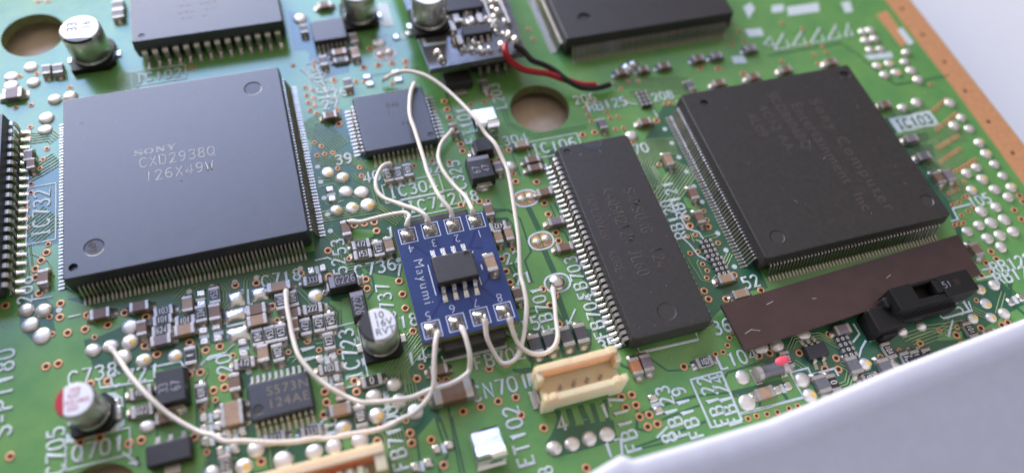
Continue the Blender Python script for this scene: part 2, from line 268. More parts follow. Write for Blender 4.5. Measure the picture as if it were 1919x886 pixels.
DOMES=[(17.59, -3.18, 1), (19.35, -4.43, 1), (19.27, -6.71, 0), (21.28, -7.37, 0), (21.78, -9.48, 1), (19.7, -9.45, 1), (17.62, -9.44, 1), (13.18, -21.01, 1), (19.9, -34.36, 0), (17.4, -35.19, 0), (20.03, -36.44, 0), (17.36, -37.5, 1), (21.52, -38.08, 0), (13.57, -37.8, 1), (14.99, -39.64, 0), (12.19, -39.7, 0), (4.12, -37.73, 0), (2.77, -39.26, 1), (6.71, -39.7, 0), (10.06, -39.66, 0),
 (-0.58, -39.03, 0), (-19.16, -14.71, 0), (-17.28, -15.19, 0), (-18.69, -16.77, 0), (-17.43, -18.44, 0), (-12.04, -21.73, 0), (-10.18, -21.66, 0), (-7.99, -21.7, 1), (-7.98, -19.68, 0), (-8.89, -23.52, 0), (-6.61, -24.41, 1), (-3.26, -24.7, 1), (-6.7, -32.23, 0), (35.37, -46.19, 0), (37.48, -46.24, 0), (39.55, -46.23, 0), (41.66, -46.21, 0), (59.81, -44.08, 0), (58.96, -47.03, 0),
 (75.37, -46.47, 1), (78.77, -47.97, 1), (66.71, -46.28, 0), (66.73, -48.3, 1), (91.04, -47.62, 0), (95.58, -43.16, 1), (94.96, -45.09, 1), (96.97, -45.02, 0), (92.53, -44.58, 1), (96.02, -41.19, 1), (98.26, -41.12, 0), (91.0, -47.7, 0), (102.89, -11.02, 0), (105.76, -10.51, 0), (111.04, -11.82, 0), (110.95, -14.87, 0), (108.97, -16.02, 0), (111.04, -16.97, 0), (110.9, -19.72, 1),
 (110.81, -21.77, 1), (110.76, -23.79, 0), (107.61, -23.61, 0), (105.52, -24.22, 0), (107.35, -25.68, 1), (110.73, -25.9, 0), (108.01, -27.64, 0), (110.73, -27.92, 1), (109.14, -29.3, 0), (104.55, -26.96, 1), (103.73, -30.44, 0), (106.27, -30.44, 0), (101.87, -32.44, 0), (104.0, -32.54, 0), (106.21, -32.43, 0), (99.67, -32.9, 0), (101.79, -34.55, 0), (103.94, -34.6, 0), (106.14, -34.49, 0),
 (102.82, -36.28, 0), (103.75, -2.34, 1), (105.96, -2.26, 1), (108.61, -2.51, 0), (109.97, -0.79, 0), (103.85, -4.26, 0), (106.06, -4.26, 1), (108.67, -4.4, 0), (108.63, -6.44, 0), (105.27, 5.03, 0), (106.63, 4.92, 0), (104.69, 3.08, 0), (106.37, 3.06, 0), (104.36, 1.1, 0), (106.19, 0.87, 0), (-19.48, 24.44, 0), (-21.99, 23.07, 0), (-19.07, 21.32, 0), (-21.93, 21.35, 0), (-16.31, 17.56, 0),
 (-14.31, 17.61, 0), (-17.37, 14.41, 0), (-17.45, 12.35, 0), (28.85, 19.02, 0), (18.14, 26.31, 0), (60.02, -6.56, 0), (41.56, -7.84, 0), (65.76, -41.43, 0), (69.83, -40.88, 0), (63.71, -41.15, 0)]
DOTS=[(16.38, -1.86), (16.39, -4.42), (16.4, -7.06), (16.39, -9.69), (16.35, -12.27), (65.33, -6.52), (65.32, -9.11), (65.34, -11.72), (65.4, -14.32), (65.37, -16.92), (65.44, -19.56), (65.45, -24.73), (65.44, -27.39), (65.46, -29.95), (46.17, -12.4), (46.24, -16.48), (46.26, -20.54), (46.26, -24.72), (46.32, -28.82), (46.31, -32.96), (-1.21, -16.72), (1.4, -16.72), (4.09, -16.73), (6.64, -16.74),
 (11.91, -16.76), (7.76, -28.71), (4.39, -28.67), (7.16, -36.63), (10.47, -36.67), (23.82, -18.49), (-19.97, -6.44), (-20.04, 0.05), (-15.62, -15.56)]
BARE=[[(0.14, -17.41), (-0.0, -18.12), (0.08, -18.79), 'v'], [(-0.01, -22.36), (-0.0, -23.1), (-0.0, -23.78), 'v'], [(1.47, -22.27), (1.59, -23.07), (1.53, -23.76), 'v'], [(4.15, -24.97), (4.19, -25.74), (4.14, -26.42), 'v'], [(-0.84, -32.83), (-0.21, -33.0), (0.5, -32.88), 'h'], [(-0.92, -34.11), (-0.23, -34.3), (0.47, -34.18), 'h'], [(1.42, -35.21), (2.25, -35.44), (2.97, -35.37), 'h'],
 [(-0.92, -35.55), (-0.2, -35.59), (0.49, -35.52), 'h'], [(0.54, -37.01), (1.28, -37.11), (1.99, -37.05), 'h'], [(12.34, -29.24), (13.1, -29.44), (13.88, -29.3), 'h'], [(12.47, -31.88), (13.11, -32.05), (13.79, -31.95), 'h'], [(13.13, -17.47), (13.86, -17.47), (14.57, -17.44), 'h'], [(22.89, -42.87), (23.62, -42.96), (24.33, -42.8), 'h'], [(20.21, -44.16), (20.94, -44.21), (21.63, -44.1), 'h'],
 [(17.33, -5.92), (17.37, -6.75), (17.41, -7.52), 'v'], [(48.38, -43.67), (48.42, -44.53), (48.44, -45.2), 'v'], [(63.2, -46.58), (64.03, -46.59), (64.7, -46.47), 'h'], [(99.01, -43.77), (99.86, -43.66), (100.78, -43.58), 'h'], [(-9.83, -28.72), (-9.76, -29.48), (-9.69, -30.33), 'v'], [(25.8, 12.5), (25.84, 11.77), (25.98, 11.09), 'v'], [(30.05, 12.47), (30.16, 11.71), (30.14, 10.99), 'v'],
 [(31.55, 19.51), (32.57, 19.49), (33.7, 19.84), 'h']]
CAPS=[((-1.35, -18.77), 'v', 2.0, 1.15, 0.9, 't', 'cap', 'lengthwise tan ceramic capacitor in front of the large left chip'), ((1.58, -20.61), 'v', 2.1, 1.25, 0.9, 'b', 'cap', 'lengthwise brown ceramic capacitor in front of the large left chip, rightmost of 2'), ((-1.91, -22.01), 'h', 2.2, 1.3, 0.9, 't', 'cap', 'crosswise tan ceramic capacitor in front of the large left chip, leftmost of 2'),
 ((6.23, -21.44), 'h', 2.2, 1.3, 0.9, 'b', 'cap', 'crosswise brown ceramic capacitor in front of the large left chip, rightmost of 3'), ((6.17, -22.87), 'h', 2.2, 1.3, 0.9, 't', 'cap', 'crosswise tan ceramic capacitor behind the flat 20-pin chip'), ((9.16, -19.02), 'h', 2.7, 1.2, 0.9, 't', 'cap', 'crosswise tan ceramic capacitor in front of the large left chip, rightmost of 2'),
 ((10.32, -22.97), 'h', 1.7, 1.1, 0.9, 'b', 'cap', 'crosswise brown ceramic capacitor left of the black-striped can capacitor'), ((10.22, -24.52), 'v', 1.8, 1.0, 0.9, 'b', 'cap', 'lengthwise brown ceramic capacitor behind the flat 20-pin chip'), ((6.31, -27.22), 'v', 2.1, 1.2, 0.9, 't', 'cap', 'lengthwise tan ceramic capacitor behind the flat 20-pin chip'),
 ((2.88, -29.9), 'v', 2.1, 1.2, 0.9, 'b', 'cap', 'lengthwise brown ceramic capacitor left of the flat 20-pin chip'), ((2.25, -32.74), 'h', 2.3, 1.4, 0.9, 't', 'cap', 'crosswise tan ceramic capacitor left of the flat 20-pin chip, leftmost of 2'), ((2.22, -34.04), 'h', 2.3, 1.4, 0.9, 't', 'cap', 'crosswise tan ceramic capacitor left of the flat 20-pin chip, rightmost of 2'),
 ((23.08, -16.45), 'v', 2.1, 1.1, 0.9, 't', 'cap', 'lengthwise tan ceramic capacitor left of the blue add-on board'), ((18.3, -12.82), 'v', 2.2, 1.1, 0.9, 'b', 'cap', 'lengthwise brown ceramic capacitor right of the large left chip'), ((13.94, -34.0), 'v', 2.0, 1.1, 0.9, 't', 'cap', 'lengthwise tan ceramic capacitor right of the flat 20-pin chip'),
 ((13.6, -35.97), 'h', 2.3, 1.3, 0.9, 't', 'cap', 'crosswise tan ceramic capacitor right of the flat 20-pin chip'), ((36.72, -14.37), 'v', 1.9, 1.1, 0.9, 'b', 'cap', 'lengthwise brown ceramic capacitor behind the blue add-on board'), ((36.79, -18.66), 'v', 1.9, 1.0, 0.9, 't', 'cap', 'lengthwise tan ceramic capacitor right of the blue add-on board, leftmost of 2'),
 ((38.24, -18.53), 'v', 2.0, 1.0, 0.9, 't', 'cap', 'lengthwise tan ceramic capacitor right of the blue add-on board, rightmost of 2'), ((44.8, -18.15), 'h', 2.1, 1.1, 0.9, 'g', 'cap', 'crosswise mauve ceramic capacitor left of the long memory chip'), ((44.65, -22.14), 'h', 2.1, 1.1, 0.9, 'b', 'cap', 'crosswise brown ceramic capacitor left of the long memory chip, rightmost of 4'),
 ((36.8, -27.16), 'v', 1.9, 1.1, 0.9, 'b', 'cap', 'lengthwise brown ceramic capacitor right of the blue add-on board'), ((25.21, -34.22), 'h', 2.0, 1.2, 0.9, 'b', 'cap', 'crosswise brown ceramic capacitor in front of the blue add-on board'), ((44.04, -5.0), 'h', 2.0, 1.0, 0.9, 't', 'cap', 'crosswise tan ceramic capacitor in front of the central round hole'),
 ((44.75, -7.82), 'h', 2.0, 1.0, 0.9, 'b', 'cap', 'crosswise brown ceramic capacitor left of the long memory chip, leftmost of 4'), ((44.7, -9.23), 'h', 2.0, 1.0, 0.9, 'b', 'cap', 'crosswise brown ceramic capacitor left of the long memory chip, second from left'), ((39.79, -7.99), 'v', 1.5, 1.1, 0.9, 'g', 'cap', 'lengthwise mauve ceramic capacitor in front of the central round hole'),
 ((44.74, -13.39), 'h', 2.0, 1.1, 0.9, 'b', 'cap', 'crosswise brown ceramic capacitor left of the long memory chip, third from left'), ((63.35, -12.18), 'v', 2.1, 1.1, 0.9, 't', 'cap', 'lengthwise tan ceramic capacitor left of the large right chip'), ((64.47, -18.35), 'v', 2.0, 1.1, 0.9, 'b', 'cap', 'lengthwise brown ceramic capacitor left of the large right chip, leftmost of 2'),
 ((63.74, -22.12), 'v', 2.0, 1.1, 0.9, 'b', 'cap', 'lengthwise brown ceramic capacitor left of the large right chip, rightmost of 2'), ((63.29, -31.58), 'h', 2.1, 1.1, 0.9, 't', 'cap', 'crosswise tan ceramic capacitor behind the brown film strip, leftmost of 2'), ((64.19, -34.04), 'h', 2.1, 1.1, 0.9, 't', 'cap', 'crosswise tan ceramic capacitor behind the brown film strip, rightmost of 2'),
 ((47.64, -39.7), 'v', 2.1, 1.2, 0.9, 'o', 'cap', 'lengthwise orange ceramic capacitor in front of the long memory chip'), ((49.07, -39.61), 'v', 2.1, 1.2, 0.9, 'g', 'cap', 'lengthwise mauve ceramic capacitor in front of the long memory chip'), ((62.64, -5.05), 'h', 1.8, 1.1, 0.9, 'b', 'cap', 'crosswise brown ceramic capacitor left of the large right chip'),
 ((75.5, 4.87), 'h', 1.7, 1.2, 0.9, 'b', 'cap', 'crosswise brown ceramic capacitor in front of the top edge chip, rightmost of 4'), ((78.55, 4.79), 'h', 1.7, 1.1, 0.9, 'g', 'cap', 'crosswise mauve ceramic capacitor in front of the top edge chip, leftmost of 2'), ((84.57, 5.06), 'h', 1.8, 1.2, 0.9, 'g', 'cap', 'crosswise mauve ceramic capacitor in front of the top edge chip, rightmost of 2'),
 ((62.74, 4.8), 'h', 1.7, 1.1, 0.9, 'b', 'cap', 'crosswise brown ceramic capacitor in front of the top edge chip, leftmost of 4'), ((69.63, 4.61), 'h', 1.8, 1.1, 0.9, 'b', 'cap', 'crosswise brown ceramic capacitor in front of the top edge chip, third from left'), ((66.19, 4.6), 'h', 1.5, 1.0, 0.9, 'b', 'cap', 'crosswise brown ceramic capacitor in front of the top edge chip, second from left'),
 ((82.4, -0.48), 'h', 1.9, 1.2, 0.9, 'b', 'cap', 'crosswise brown ceramic capacitor behind the large right chip, second from left'), ((76.58, -0.5), 'h', 1.9, 1.1, 0.9, 'b', 'cap', 'crosswise brown ceramic capacitor behind the large right chip, leftmost of 4'), ((71.99, -0.03), 'v', 1.8, 1.1, 0.9, 'k', 'cap', 'lengthwise grey ceramic capacitor behind the large right chip'),
 ((56.44, -4.07), 'v', 1.8, 1.1, 0.9, 'k', 'cap', 'lengthwise grey ceramic capacitor right of the central round hole'), ((88.09, -0.2), 'h', 1.8, 1.2, 0.9, 'b', 'cap', 'crosswise brown ceramic capacitor behind the large right chip, third from left'), ((95.99, -0.38), 'h', 1.9, 1.2, 0.9, 'b', 'cap', 'crosswise brown ceramic capacitor behind the large right chip, rightmost of 4'),
 ((99.94, -10.16), 'h', 1.8, 1.2, 0.9, 'b', 'cap', 'crosswise brown ceramic capacitor right of the large right chip'), ((100.33, -16.94), 'h', 1.9, 1.2, 0.9, 'g', 'cap', 'crosswise mauve ceramic capacitor right of the large right chip'), ((100.37, -20.26), 'h', 2.0, 1.2, 0.9, 'k', 'cap', 'crosswise grey ceramic capacitor right of the large right chip'),
 ((100.35, -24.21), 'v', 2.0, 1.2, 0.9, 'b', 'cap', 'lengthwise brown ceramic capacitor right of the large right chip'), ((102.1, -24.2), 'v', 2.0, 1.2, 0.9, 'g', 'cap', 'lengthwise mauve ceramic capacitor right of the large right chip'), ((98.61, -35.93), 'v', 2.0, 1.3, 0.9, 'b', 'cap', 'lengthwise brown ceramic capacitor right of the brown film strip'),
 ((19.44, 6.0), 'h', 1.8, 1.1, 0.9, 'b', 'cap', 'crosswise brown ceramic capacitor left of the small square chip'), ((25.33, 19.93), 'v', 1.9, 1.1, 0.9, 'b', 'cap', 'lengthwise brown ceramic capacitor left of the silver wired module'), ((24.98, 16.98), 'v', 2.0, 1.2, 0.9, 't', 'cap', 'lengthwise tan ceramic capacitor left of the silver wired module'),
 ((22.7, 17.66), 'h', 2.0, 1.1, 0.9, 't', 'cap', 'crosswise tan ceramic capacitor right of the large left chip'), ((20.24, 16.34), 'v', 1.9, 1.1, 0.9, 'k', 'cap', 'lengthwise grey ceramic capacitor right of the large left chip'), ((22.89, 11.25), 'v', 1.8, 1.1, 0.9, 'k', 'cap', 'lengthwise grey ceramic capacitor behind the small square chip'),
 ((35.63, -0.2), 'v', 1.9, 1.1, 0.9, 'b', 'cap', 'lengthwise brown ceramic capacitor right of the small square chip'), ((18.42, 23.33), 'v', 1.7, 1.1, 0.9, 'k', 'cap', 'lengthwise grey ceramic capacitor behind the large left chip'), ((22.25, 27.9), 'h', 2.0, 1.2, 0.9, 'b', 'cap', 'crosswise brown ceramic capacitor left of the silver wired module'),
 ((-17.11, -11.13), 'v', 2.0, 1.2, 0.9, 'b', 'cap', 'lengthwise brown ceramic capacitor left of the large left chip, rightmost of 2'), ((-17.15, 22.73), 'v', 1.7, 1.1, 0.9, 'k', 'cap', 'lengthwise grey ceramic capacitor left of the upper-left can capacitor, leftmost of 2'),
 ((-15.66, 22.58), 'v', 1.7, 1.3, 0.9, 'k', 'cap', 'lengthwise grey ceramic capacitor left of the upper-left can capacitor, rightmost of 2'), ((-21.38, 19.23), 'h', 2.4, 1.8, 0.9, 'g', 'cap', 'crosswise mauve ceramic capacitor left of the upper-left can capacitor'),
 ((-7.39, 33.84), 'v', 2.0, 1.6, 0.9, 'k', 'cap', 'lengthwise grey ceramic capacitor behind the upper-left can capacitor, leftmost of 2'), ((-7.45, 32.08), 'v', 1.8, 1.6, 0.9, 'k', 'cap', 'lengthwise grey ceramic capacitor behind the upper-left can capacitor, rightmost of 2'),
 ((-10.94, -17.58), 'h', 2.1, 1.3, 0.9, 'b', 'cap', 'crosswise brown ceramic capacitor in front of the large left chip, leftmost of 3'), ((-6.66, -17.72), 'h', 2.1, 1.2, 0.9, 'b', 'cap', 'crosswise brown ceramic capacitor in front of the large left chip, second from left'),
 ((-6.53, -20.61), 'v', 1.9, 1.1, 0.9, 'b', 'cap', 'lengthwise brown ceramic capacitor in front of the large left chip, leftmost of 2'), ((-4.54, -22.68), 'h', 2.2, 1.2, 0.9, 'g', 'cap', 'crosswise mauve ceramic capacitor behind the red-topped can capacitor'), ((-4.73, -32.06), 'h', 1.7, 1.1, 0.9, 'b', 'cap', 'crosswise brown ceramic capacitor right of the red-topped can capacitor'),
 ((74.58, -41.76), 'h', 2.0, 1.2, 0.9, 'g', 'cap', 'crosswise mauve ceramic capacitor in front of the brown film strip'), ((61.29, -46.69), 'h', 2.3, 1.3, 0.9, 't', 'cap', 'crosswise tan ceramic capacitor behind the white plastic shell'), ((68.54, -47.46), 'v', 2.1, 1.5, 0.9, 'k', 'cap', 'lengthwise grey ceramic capacitor behind the white plastic shell, leftmost of 3'),
 ((73.55, -46.35), 'v', 2.1, 1.5, 0.9, 'k', 'cap', 'lengthwise grey ceramic capacitor behind the white plastic shell, second from left'), ((77.32, -47.6), 'v', 2.1, 1.5, 0.9, 'k', 'cap', 'lengthwise grey ceramic capacitor behind the white plastic shell, rightmost of 3'), ((-19.15, 7.81), 'v', 1.8, 1.1, 0.9, 'g', 'cap', 'lengthwise mauve ceramic capacitor left of the large left chip'),
 ((-18.8, 6.38), 'v', 1.6, 1.0, 0.9, 'b', 'cap', 'lengthwise brown ceramic capacitor left of the large left chip, leftmost of 2'), ((92.83, -47.22), 'h', 1.9, 1.2, 0.9, 'b', 'cap', 'crosswise brown ceramic capacitor behind the white plastic shell'), ((41.96, 6.83), 'v', 1.8, 1.1, 0.9, 'k', 'cap', 'lengthwise grey ceramic capacitor in front of the silver wired module'),
 ((26.05, -37.27), 'h', 4.4, 2.6, 1.7, 'b', 'cap', 'big brown ceramic capacitor under two white wires in front of the blue add-on board'), ((36.89, -34.1), 'v', 2.5, 1.45, 1.0, 'k', 'bead', 'dark ferrite bead with silver ends in front of the blue add-on board'), ((38.75, -34.11), 'v', 2.5, 1.45, 1.0, 'k', 'bead', 'dark ferrite bead with silver ends right of the blue add-on board'),
 ((40.82, -34.05), 'v', 2.5, 1.45, 1.0, 'k', 'bead', 'dark ferrite bead with silver ends behind the beige four-pin connector, leftmost of 2'), ((42.7, -34.11), 'v', 2.5, 1.45, 1.0, 'k', 'bead', 'dark ferrite bead with silver ends behind the beige four-pin connector, rightmost of 2')]
RES=[((-1.84, -20.75), 'h', 2.2, 1.25, 0.55, '101', 0, 'black crosswise resistor printed 101 in front of the large left chip, fourth from left'), ((-0.03, -20.26), 'v', 2.2, 1.25, 0.55, '334', 0, 'black lengthwise resistor printed 334 in front of the large left chip, leftmost of 4'),
 ((1.69, -18.19), 'v', 2.2, 1.25, 0.55, '153', 0, 'black lengthwise resistor printed 153 in front of the large left chip, second from left'), ((9.08, -20.94), 'v', 2.2, 1.25, 0.55, '104', 0, 'black lengthwise resistor printed 104 in front of the large left chip, third from left'),
 ((10.46, -20.92), 'v', 2.2, 1.25, 0.55, '104', 0, 'black lengthwise resistor printed 104 in front of the large left chip, rightmost of 4'), ((-4.29, -19.96), 'h', 2.1, 1.25, 0.55, '101', 0, 'black crosswise resistor printed 101 in front of the large left chip, second from left'),
 ((-4.47, -21.33), 'h', 2.1, 1.25, 0.55, '624', 0, 'black crosswise resistor printed 624 in front of the large left chip, leftmost of 5'), ((-4.13, -18.85), 'h', 2.1, 1.25, 0.55, '103', 0, 'black crosswise resistor printed 103 in front of the large left chip, third from left'),
 ((5.93, -24.93), 'v', 2.2, 1.25, 0.55, '104', 0, 'black lengthwise resistor printed 104 behind the flat 20-pin chip, leftmost of 4'), ((7.31, -24.94), 'v', 2.2, 1.25, 0.55, '153', 0, 'black lengthwise resistor printed 153 behind the flat 20-pin chip, second from left'),
 ((8.59, -24.98), 'v', 2.2, 1.25, 0.55, '153', 0, 'black lengthwise resistor printed 153 behind the flat 20-pin chip, rightmost of 4'), ((-1.58, -25.29), 'v', 2.2, 1.25, 0.55, '1', 0, 'black lengthwise resistor with one printed mark right of the red-topped can capacitor'), ((4.14, -27.75), 'h', 2.2, 1.25, 0.55, '472', 0, 'black crosswise resistor printed 472 behind the flat 20-pin chip'),
 ((7.91, -27.43), 'v', 2.2, 1.25, 0.55, '102', 0, 'black lengthwise resistor printed 102 behind the flat 20-pin chip, third from left'), ((-0.79, -30.09), 'v', 2.2, 1.25, 0.55, '101', 0, 'black lengthwise resistor printed 101 left of the flat 20-pin chip'), ((12.56, -22.83), 'h', 2.2, 1.25, 0.55, '222', 0, 'black crosswise resistor printed 222 left of the black-striped can capacitor'),
 ((11.39, -24.96), 'v', 2.2, 1.25, 0.55, '473', 0, 'black lengthwise resistor printed 473 left of the black-striped can capacitor, leftmost of 4'), ((12.97, -24.95), 'v', 2.2, 1.25, 0.55, '432', 0, 'black lengthwise resistor printed 432 left of the black-striped can capacitor, second from left'),
 ((14.35, -24.94), 'v', 2.2, 1.25, 0.55, '152', 0, 'black lengthwise resistor printed 152 left of the black-striped can capacitor, rightmost of 4'), ((13.72, -27.46), 'v', 2.2, 1.25, 0.55, '123', 0, 'black lengthwise resistor printed 123 left of the black-striped can capacitor, third from left'),
 ((13.17, -30.78), 'h', 2.2, 1.25, 0.55, '103', 0, 'black crosswise resistor printed 103 right of the flat 20-pin chip'), ((17.58, -33.47), 'h', 2.3, 1.3, 0.55, '0', 0, 'black crosswise resistor with one printed mark in front of the black-striped can capacitor'), ((19.73, -15.41), 'h', 2.2, 1.25, 0.55, '472', 0, 'black crosswise resistor printed 472 left of the blue add-on board, leftmost of 2'),
 ((19.68, -16.89), 'h', 2.2, 1.25, 0.55, '153', 0, 'black crosswise resistor printed 153 left of the blue add-on board, rightmost of 2'), ((21.72, -16.58), 'v', 2.2, 1.25, 0.55, '123', 0, 'black lengthwise resistor printed 123 left of the blue add-on board'), ((13.16, -18.99), 'h', 2.2, 1.25, 0.55, '333', 0, 'black crosswise resistor printed 333 in front of the large left chip, rightmost of 5'),
 ((37.29, -16.95), 'h', 2.2, 1.25, 0.55, '472', 180, 'black crosswise resistor printed 472 right of the blue add-on board'), ((25.14, -5.73), 'v', 2.1, 1.2, 0.55, '101', 0, 'black lengthwise resistor printed 101 in front of the small square chip, leftmost of 3'),
 ((26.48, -5.74), 'v', 2.1, 1.2, 0.55, '101', 0, 'black lengthwise resistor printed 101 in front of the small square chip, second from left'), ((27.89, -5.46), 'v', 2.1, 1.2, 0.55, '101', 0, 'black lengthwise resistor printed 101 in front of the small square chip, rightmost of 3'),
 ((15.59, -37.27), 'v', 2.5, 1.3, 0.55, '100', 0, 'black lengthwise resistor printed 100 right of the flat 20-pin chip'), ((6.28, -37.28), 'h', 2.2, 1.25, 0.55, '223', 0, 'black crosswise resistor printed 223 in front of the flat 20-pin chip, leftmost of 2'), ((0.94, -38.78), 'v', 2.2, 1.25, 0.55, '223', 0, 'black lengthwise resistor printed 223 in front of the flat 20-pin chip'),
 ((-7.05, -28.34), 'h', 2.2, 1.3, 0.55, '103', 0, 'black crosswise resistor printed 103 right of the red-topped can capacitor, leftmost of 2'), ((-7.0, -30.48), 'h', 2.2, 1.35, 0.55, '022', 0, 'black crosswise resistor printed 022 right of the red-topped can capacitor, rightmost of 2'),
 ((56.02, -41.19), 'h', 2.0, 1.2, 0.55, '102', 0, 'black crosswise resistor printed 102 in front of the long memory chip'), ((65.97, -43.5), 'v', 2.1, 1.2, 0.55, '102', 0, 'black lengthwise resistor printed 102 in front of the brown film strip'), ((70.11, -47.64), 'v', 2.1, 1.2, 0.55, '0', 0, 'black lengthwise resistor with one printed mark behind the white plastic shell'),
 ((74.88, -48.29), 'h', 2.1, 1.2, 0.55, '103', 0, 'black crosswise resistor printed 103 behind the white plastic shell'), ((90.89, -45.93), 'v', 2.1, 1.2, 0.55, '101', 0, 'black lengthwise resistor printed 101 in front of the black slotted sensor, rightmost of 2'),
 ((80.65, -47.42), 'v', 2.1, 1.2, 0.55, '101', 0, 'black lengthwise resistor printed 101 behind the white plastic shell, leftmost of 3'), ((82.05, -47.55), 'v', 2.1, 1.2, 0.55, '331', 0, 'black lengthwise resistor printed 331 behind the white plastic shell, second from left'),
 ((83.61, -47.71), 'v', 2.1, 1.2, 0.55, '471', 0, 'black lengthwise resistor printed 471 behind the white plastic shell, rightmost of 3'), ((79.03, -45.69), 'v', 2.1, 1.2, 0.55, '101', 0, 'black lengthwise resistor printed 101 in front of the black slotted sensor, leftmost of 2'), ((22.72, 16.4), 'h', 2.0, 1.2, 0.55, '101', 0, 'black crosswise resistor printed 101 behind the small square chip'),
 ((10.16, -37.51), 'h', 2.2, 1.25, 0.55, '333', 0, 'black crosswise resistor printed 333 in front of the flat 20-pin chip, rightmost of 2')]
ARR=[((63.11, -26.84), 3.0, 1.5, 'four-element grey resistor array left of the large right chip, second from left'), ((63.45, -29.64), 3.0, 1.5, 'four-element grey resistor array left of the large right chip, rightmost of 3'), ((74.05, -43.92), 3.0, 1.5, 'four-element grey resistor array in front of the brown film strip'),
 ((64.24, -0.7), 3.0, 1.5, 'four-element grey resistor array left of the large right chip, leftmost of 3')]
TEXT=[('IC732', (-17.73, -1.21), 90, 1.9, 1), ('C718', (9.51, -17.52), 0, 1.55, 0), ('C736', (20.83, -18.92), 0, 1.7, 0), ('7', (23.45, -19.97), 0, 1.6, 0), ('1', (23.69, -14.27), 0, 1.6, 0), ('IC304', (27.92, -8.33), 0, 1.7, 1), ('IC722', (29.87, -11.18), 0, 1.7, 1), ('C325', (34.16, -7.53), 90, 1.6, 0), ('28', (34.92, -11.36), 0, 1.6, 0), ('39', (19.9, -1.4), 0, 1.6, 0),
 ('40', (23.04, -5.13), 0, 1.6, 0), ('52', (31.19, -5.67), 0, 1.6, 0), ('26', (21.38, 10.45), 0, 1.6, 0), ('27', (19.83, 8.55), 0, 1.6, 0), ('IC405', (19.24, 12.8), 90, 1.8, 1), ('ET101', (37.62, 0.58), 90, 1.7, 0), ('L203', (43.35, 4.82), 90, 1.6, 0), ('L304', (42.91, -3.45), 0, 1.6, 0), ('IC106', (48.63, -5.85), 0, 1.7, 1), ('206', (55.75, 1.5), 0, 1.5, 0), ('RB125', (58.68, -0.23), 0, 1.6, 0),
 ('208', (67.42, -0.58), 0, 1.5, 0), ('70', (60.51, -9.05), 0, 1.6, 0), ('1', (46.43, -9.18), 0, 1.5, 0), ('RB121', (61.92, -18.32), 90, 1.6, 0), ('RB120', (60.46, -21.27), 90, 1.6, 0), ('52', (66.57, -32.54), 0, 1.6, 0), ('FB703', (44.98, -26.42), 90, 1.6, 0), ('FB704', (45.23, -32.0), 90, 1.6, 0), ('35', (45.53, -36.09), 0, 1.6, 0), ('FB701', (39.39, -29.48), 90, 1.6, 0),
 ('15', (37.21, -31.14), 0, 1.7, 0), ('22', (37.79, -21.68), 0, 1.6, 0), ('21', (38.24, -24.86), 0, 1.6, 0), ('FB702', (32.5, -34.29), 0, 1.6, 0), ('CN701', (31.57, -37.83), 0, 1.8, 0), ('14', (23.11, -31.83), 0, 1.6, 0), ('18', (23.21, -27.01), 0, 1.6, 0), ('C737', (21.13, -23.84), 90, 1.6, 0), ('IC723', (15.78, -29.5), 90, 1.7, 1), ('11', (11.21, -28.19), 90, 1.6, 0),
 ('10', (12.08, -37.44), 90, 1.6, 0), ('20', (1.86, -27.14), 90, 1.6, 0), ('FB710', (18.76, -40.98), 90, 1.6, 0), ('10', (18.87, -37.95), 90, 1.6, 0), ('C738', (-12.08, -24.66), 0, 1.7, 0), ('C721', (-7.66, -25.94), 0, 1.7, 0), ('Q701', (-11.68, -33.36), 0, 1.7, 1), ('C705', (-15.86, -32.52), 90, 1.7, 0), ('S-PT180', (-21.21, -24.4), 90, 1.9, 0), ('ET102', (31.94, -43.78), 90, 1.8, 0),
 ('4', (37.09, -43.72), 0, 1.7, 0), ('1', (42.41, -43.58), 0, 1.7, 0), ('FB117', (44.1, -45.61), 90, 1.7, 0), ('17', (41.96, -47.94), 0, 1.7, 0), ('FB123', (49.83, -45.69), 90, 1.6, 0), ('FB119', (51.64, -46.28), 90, 1.6, 0), ('FB122', (55.12, -45.76), 90, 1.6, 2), ('FB124', (56.65, -46.01), 90, 1.6, 2), ('8', (48.44, -48.47), 90, 1.7, 0), ('L104', (60.3, -41.65), 0, 1.7, 0),
 ('36', (60.21, -37.38), 0, 1.7, 0), ('IC103', (103.23, -13.76), 0, 1.6, 3), ('105', (104.62, -28.79), 0, 1.6, 0), ('RB122', (102.78, -38.88), 0, 1.7, 0), ('RB123', (102.28, -40.36), 0, 1.7, 0), ('FB', (78.48, -42.68), 90, 1.7, 0), ('IC102', (-2.65, 19.14), 0, 1.6, 1), ('208', (-19.34, -11.98), 90, 1.6, 0), ('53', (16.93, -14.92), 90, 1.6, 0), ('52', (16.57, -17.65), 90, 1.6, 0),
 ('51', (92.14, -42.81), 0, 1.6, 0), ('8', (33.74, -48.31), 90, 1.5, 0)]
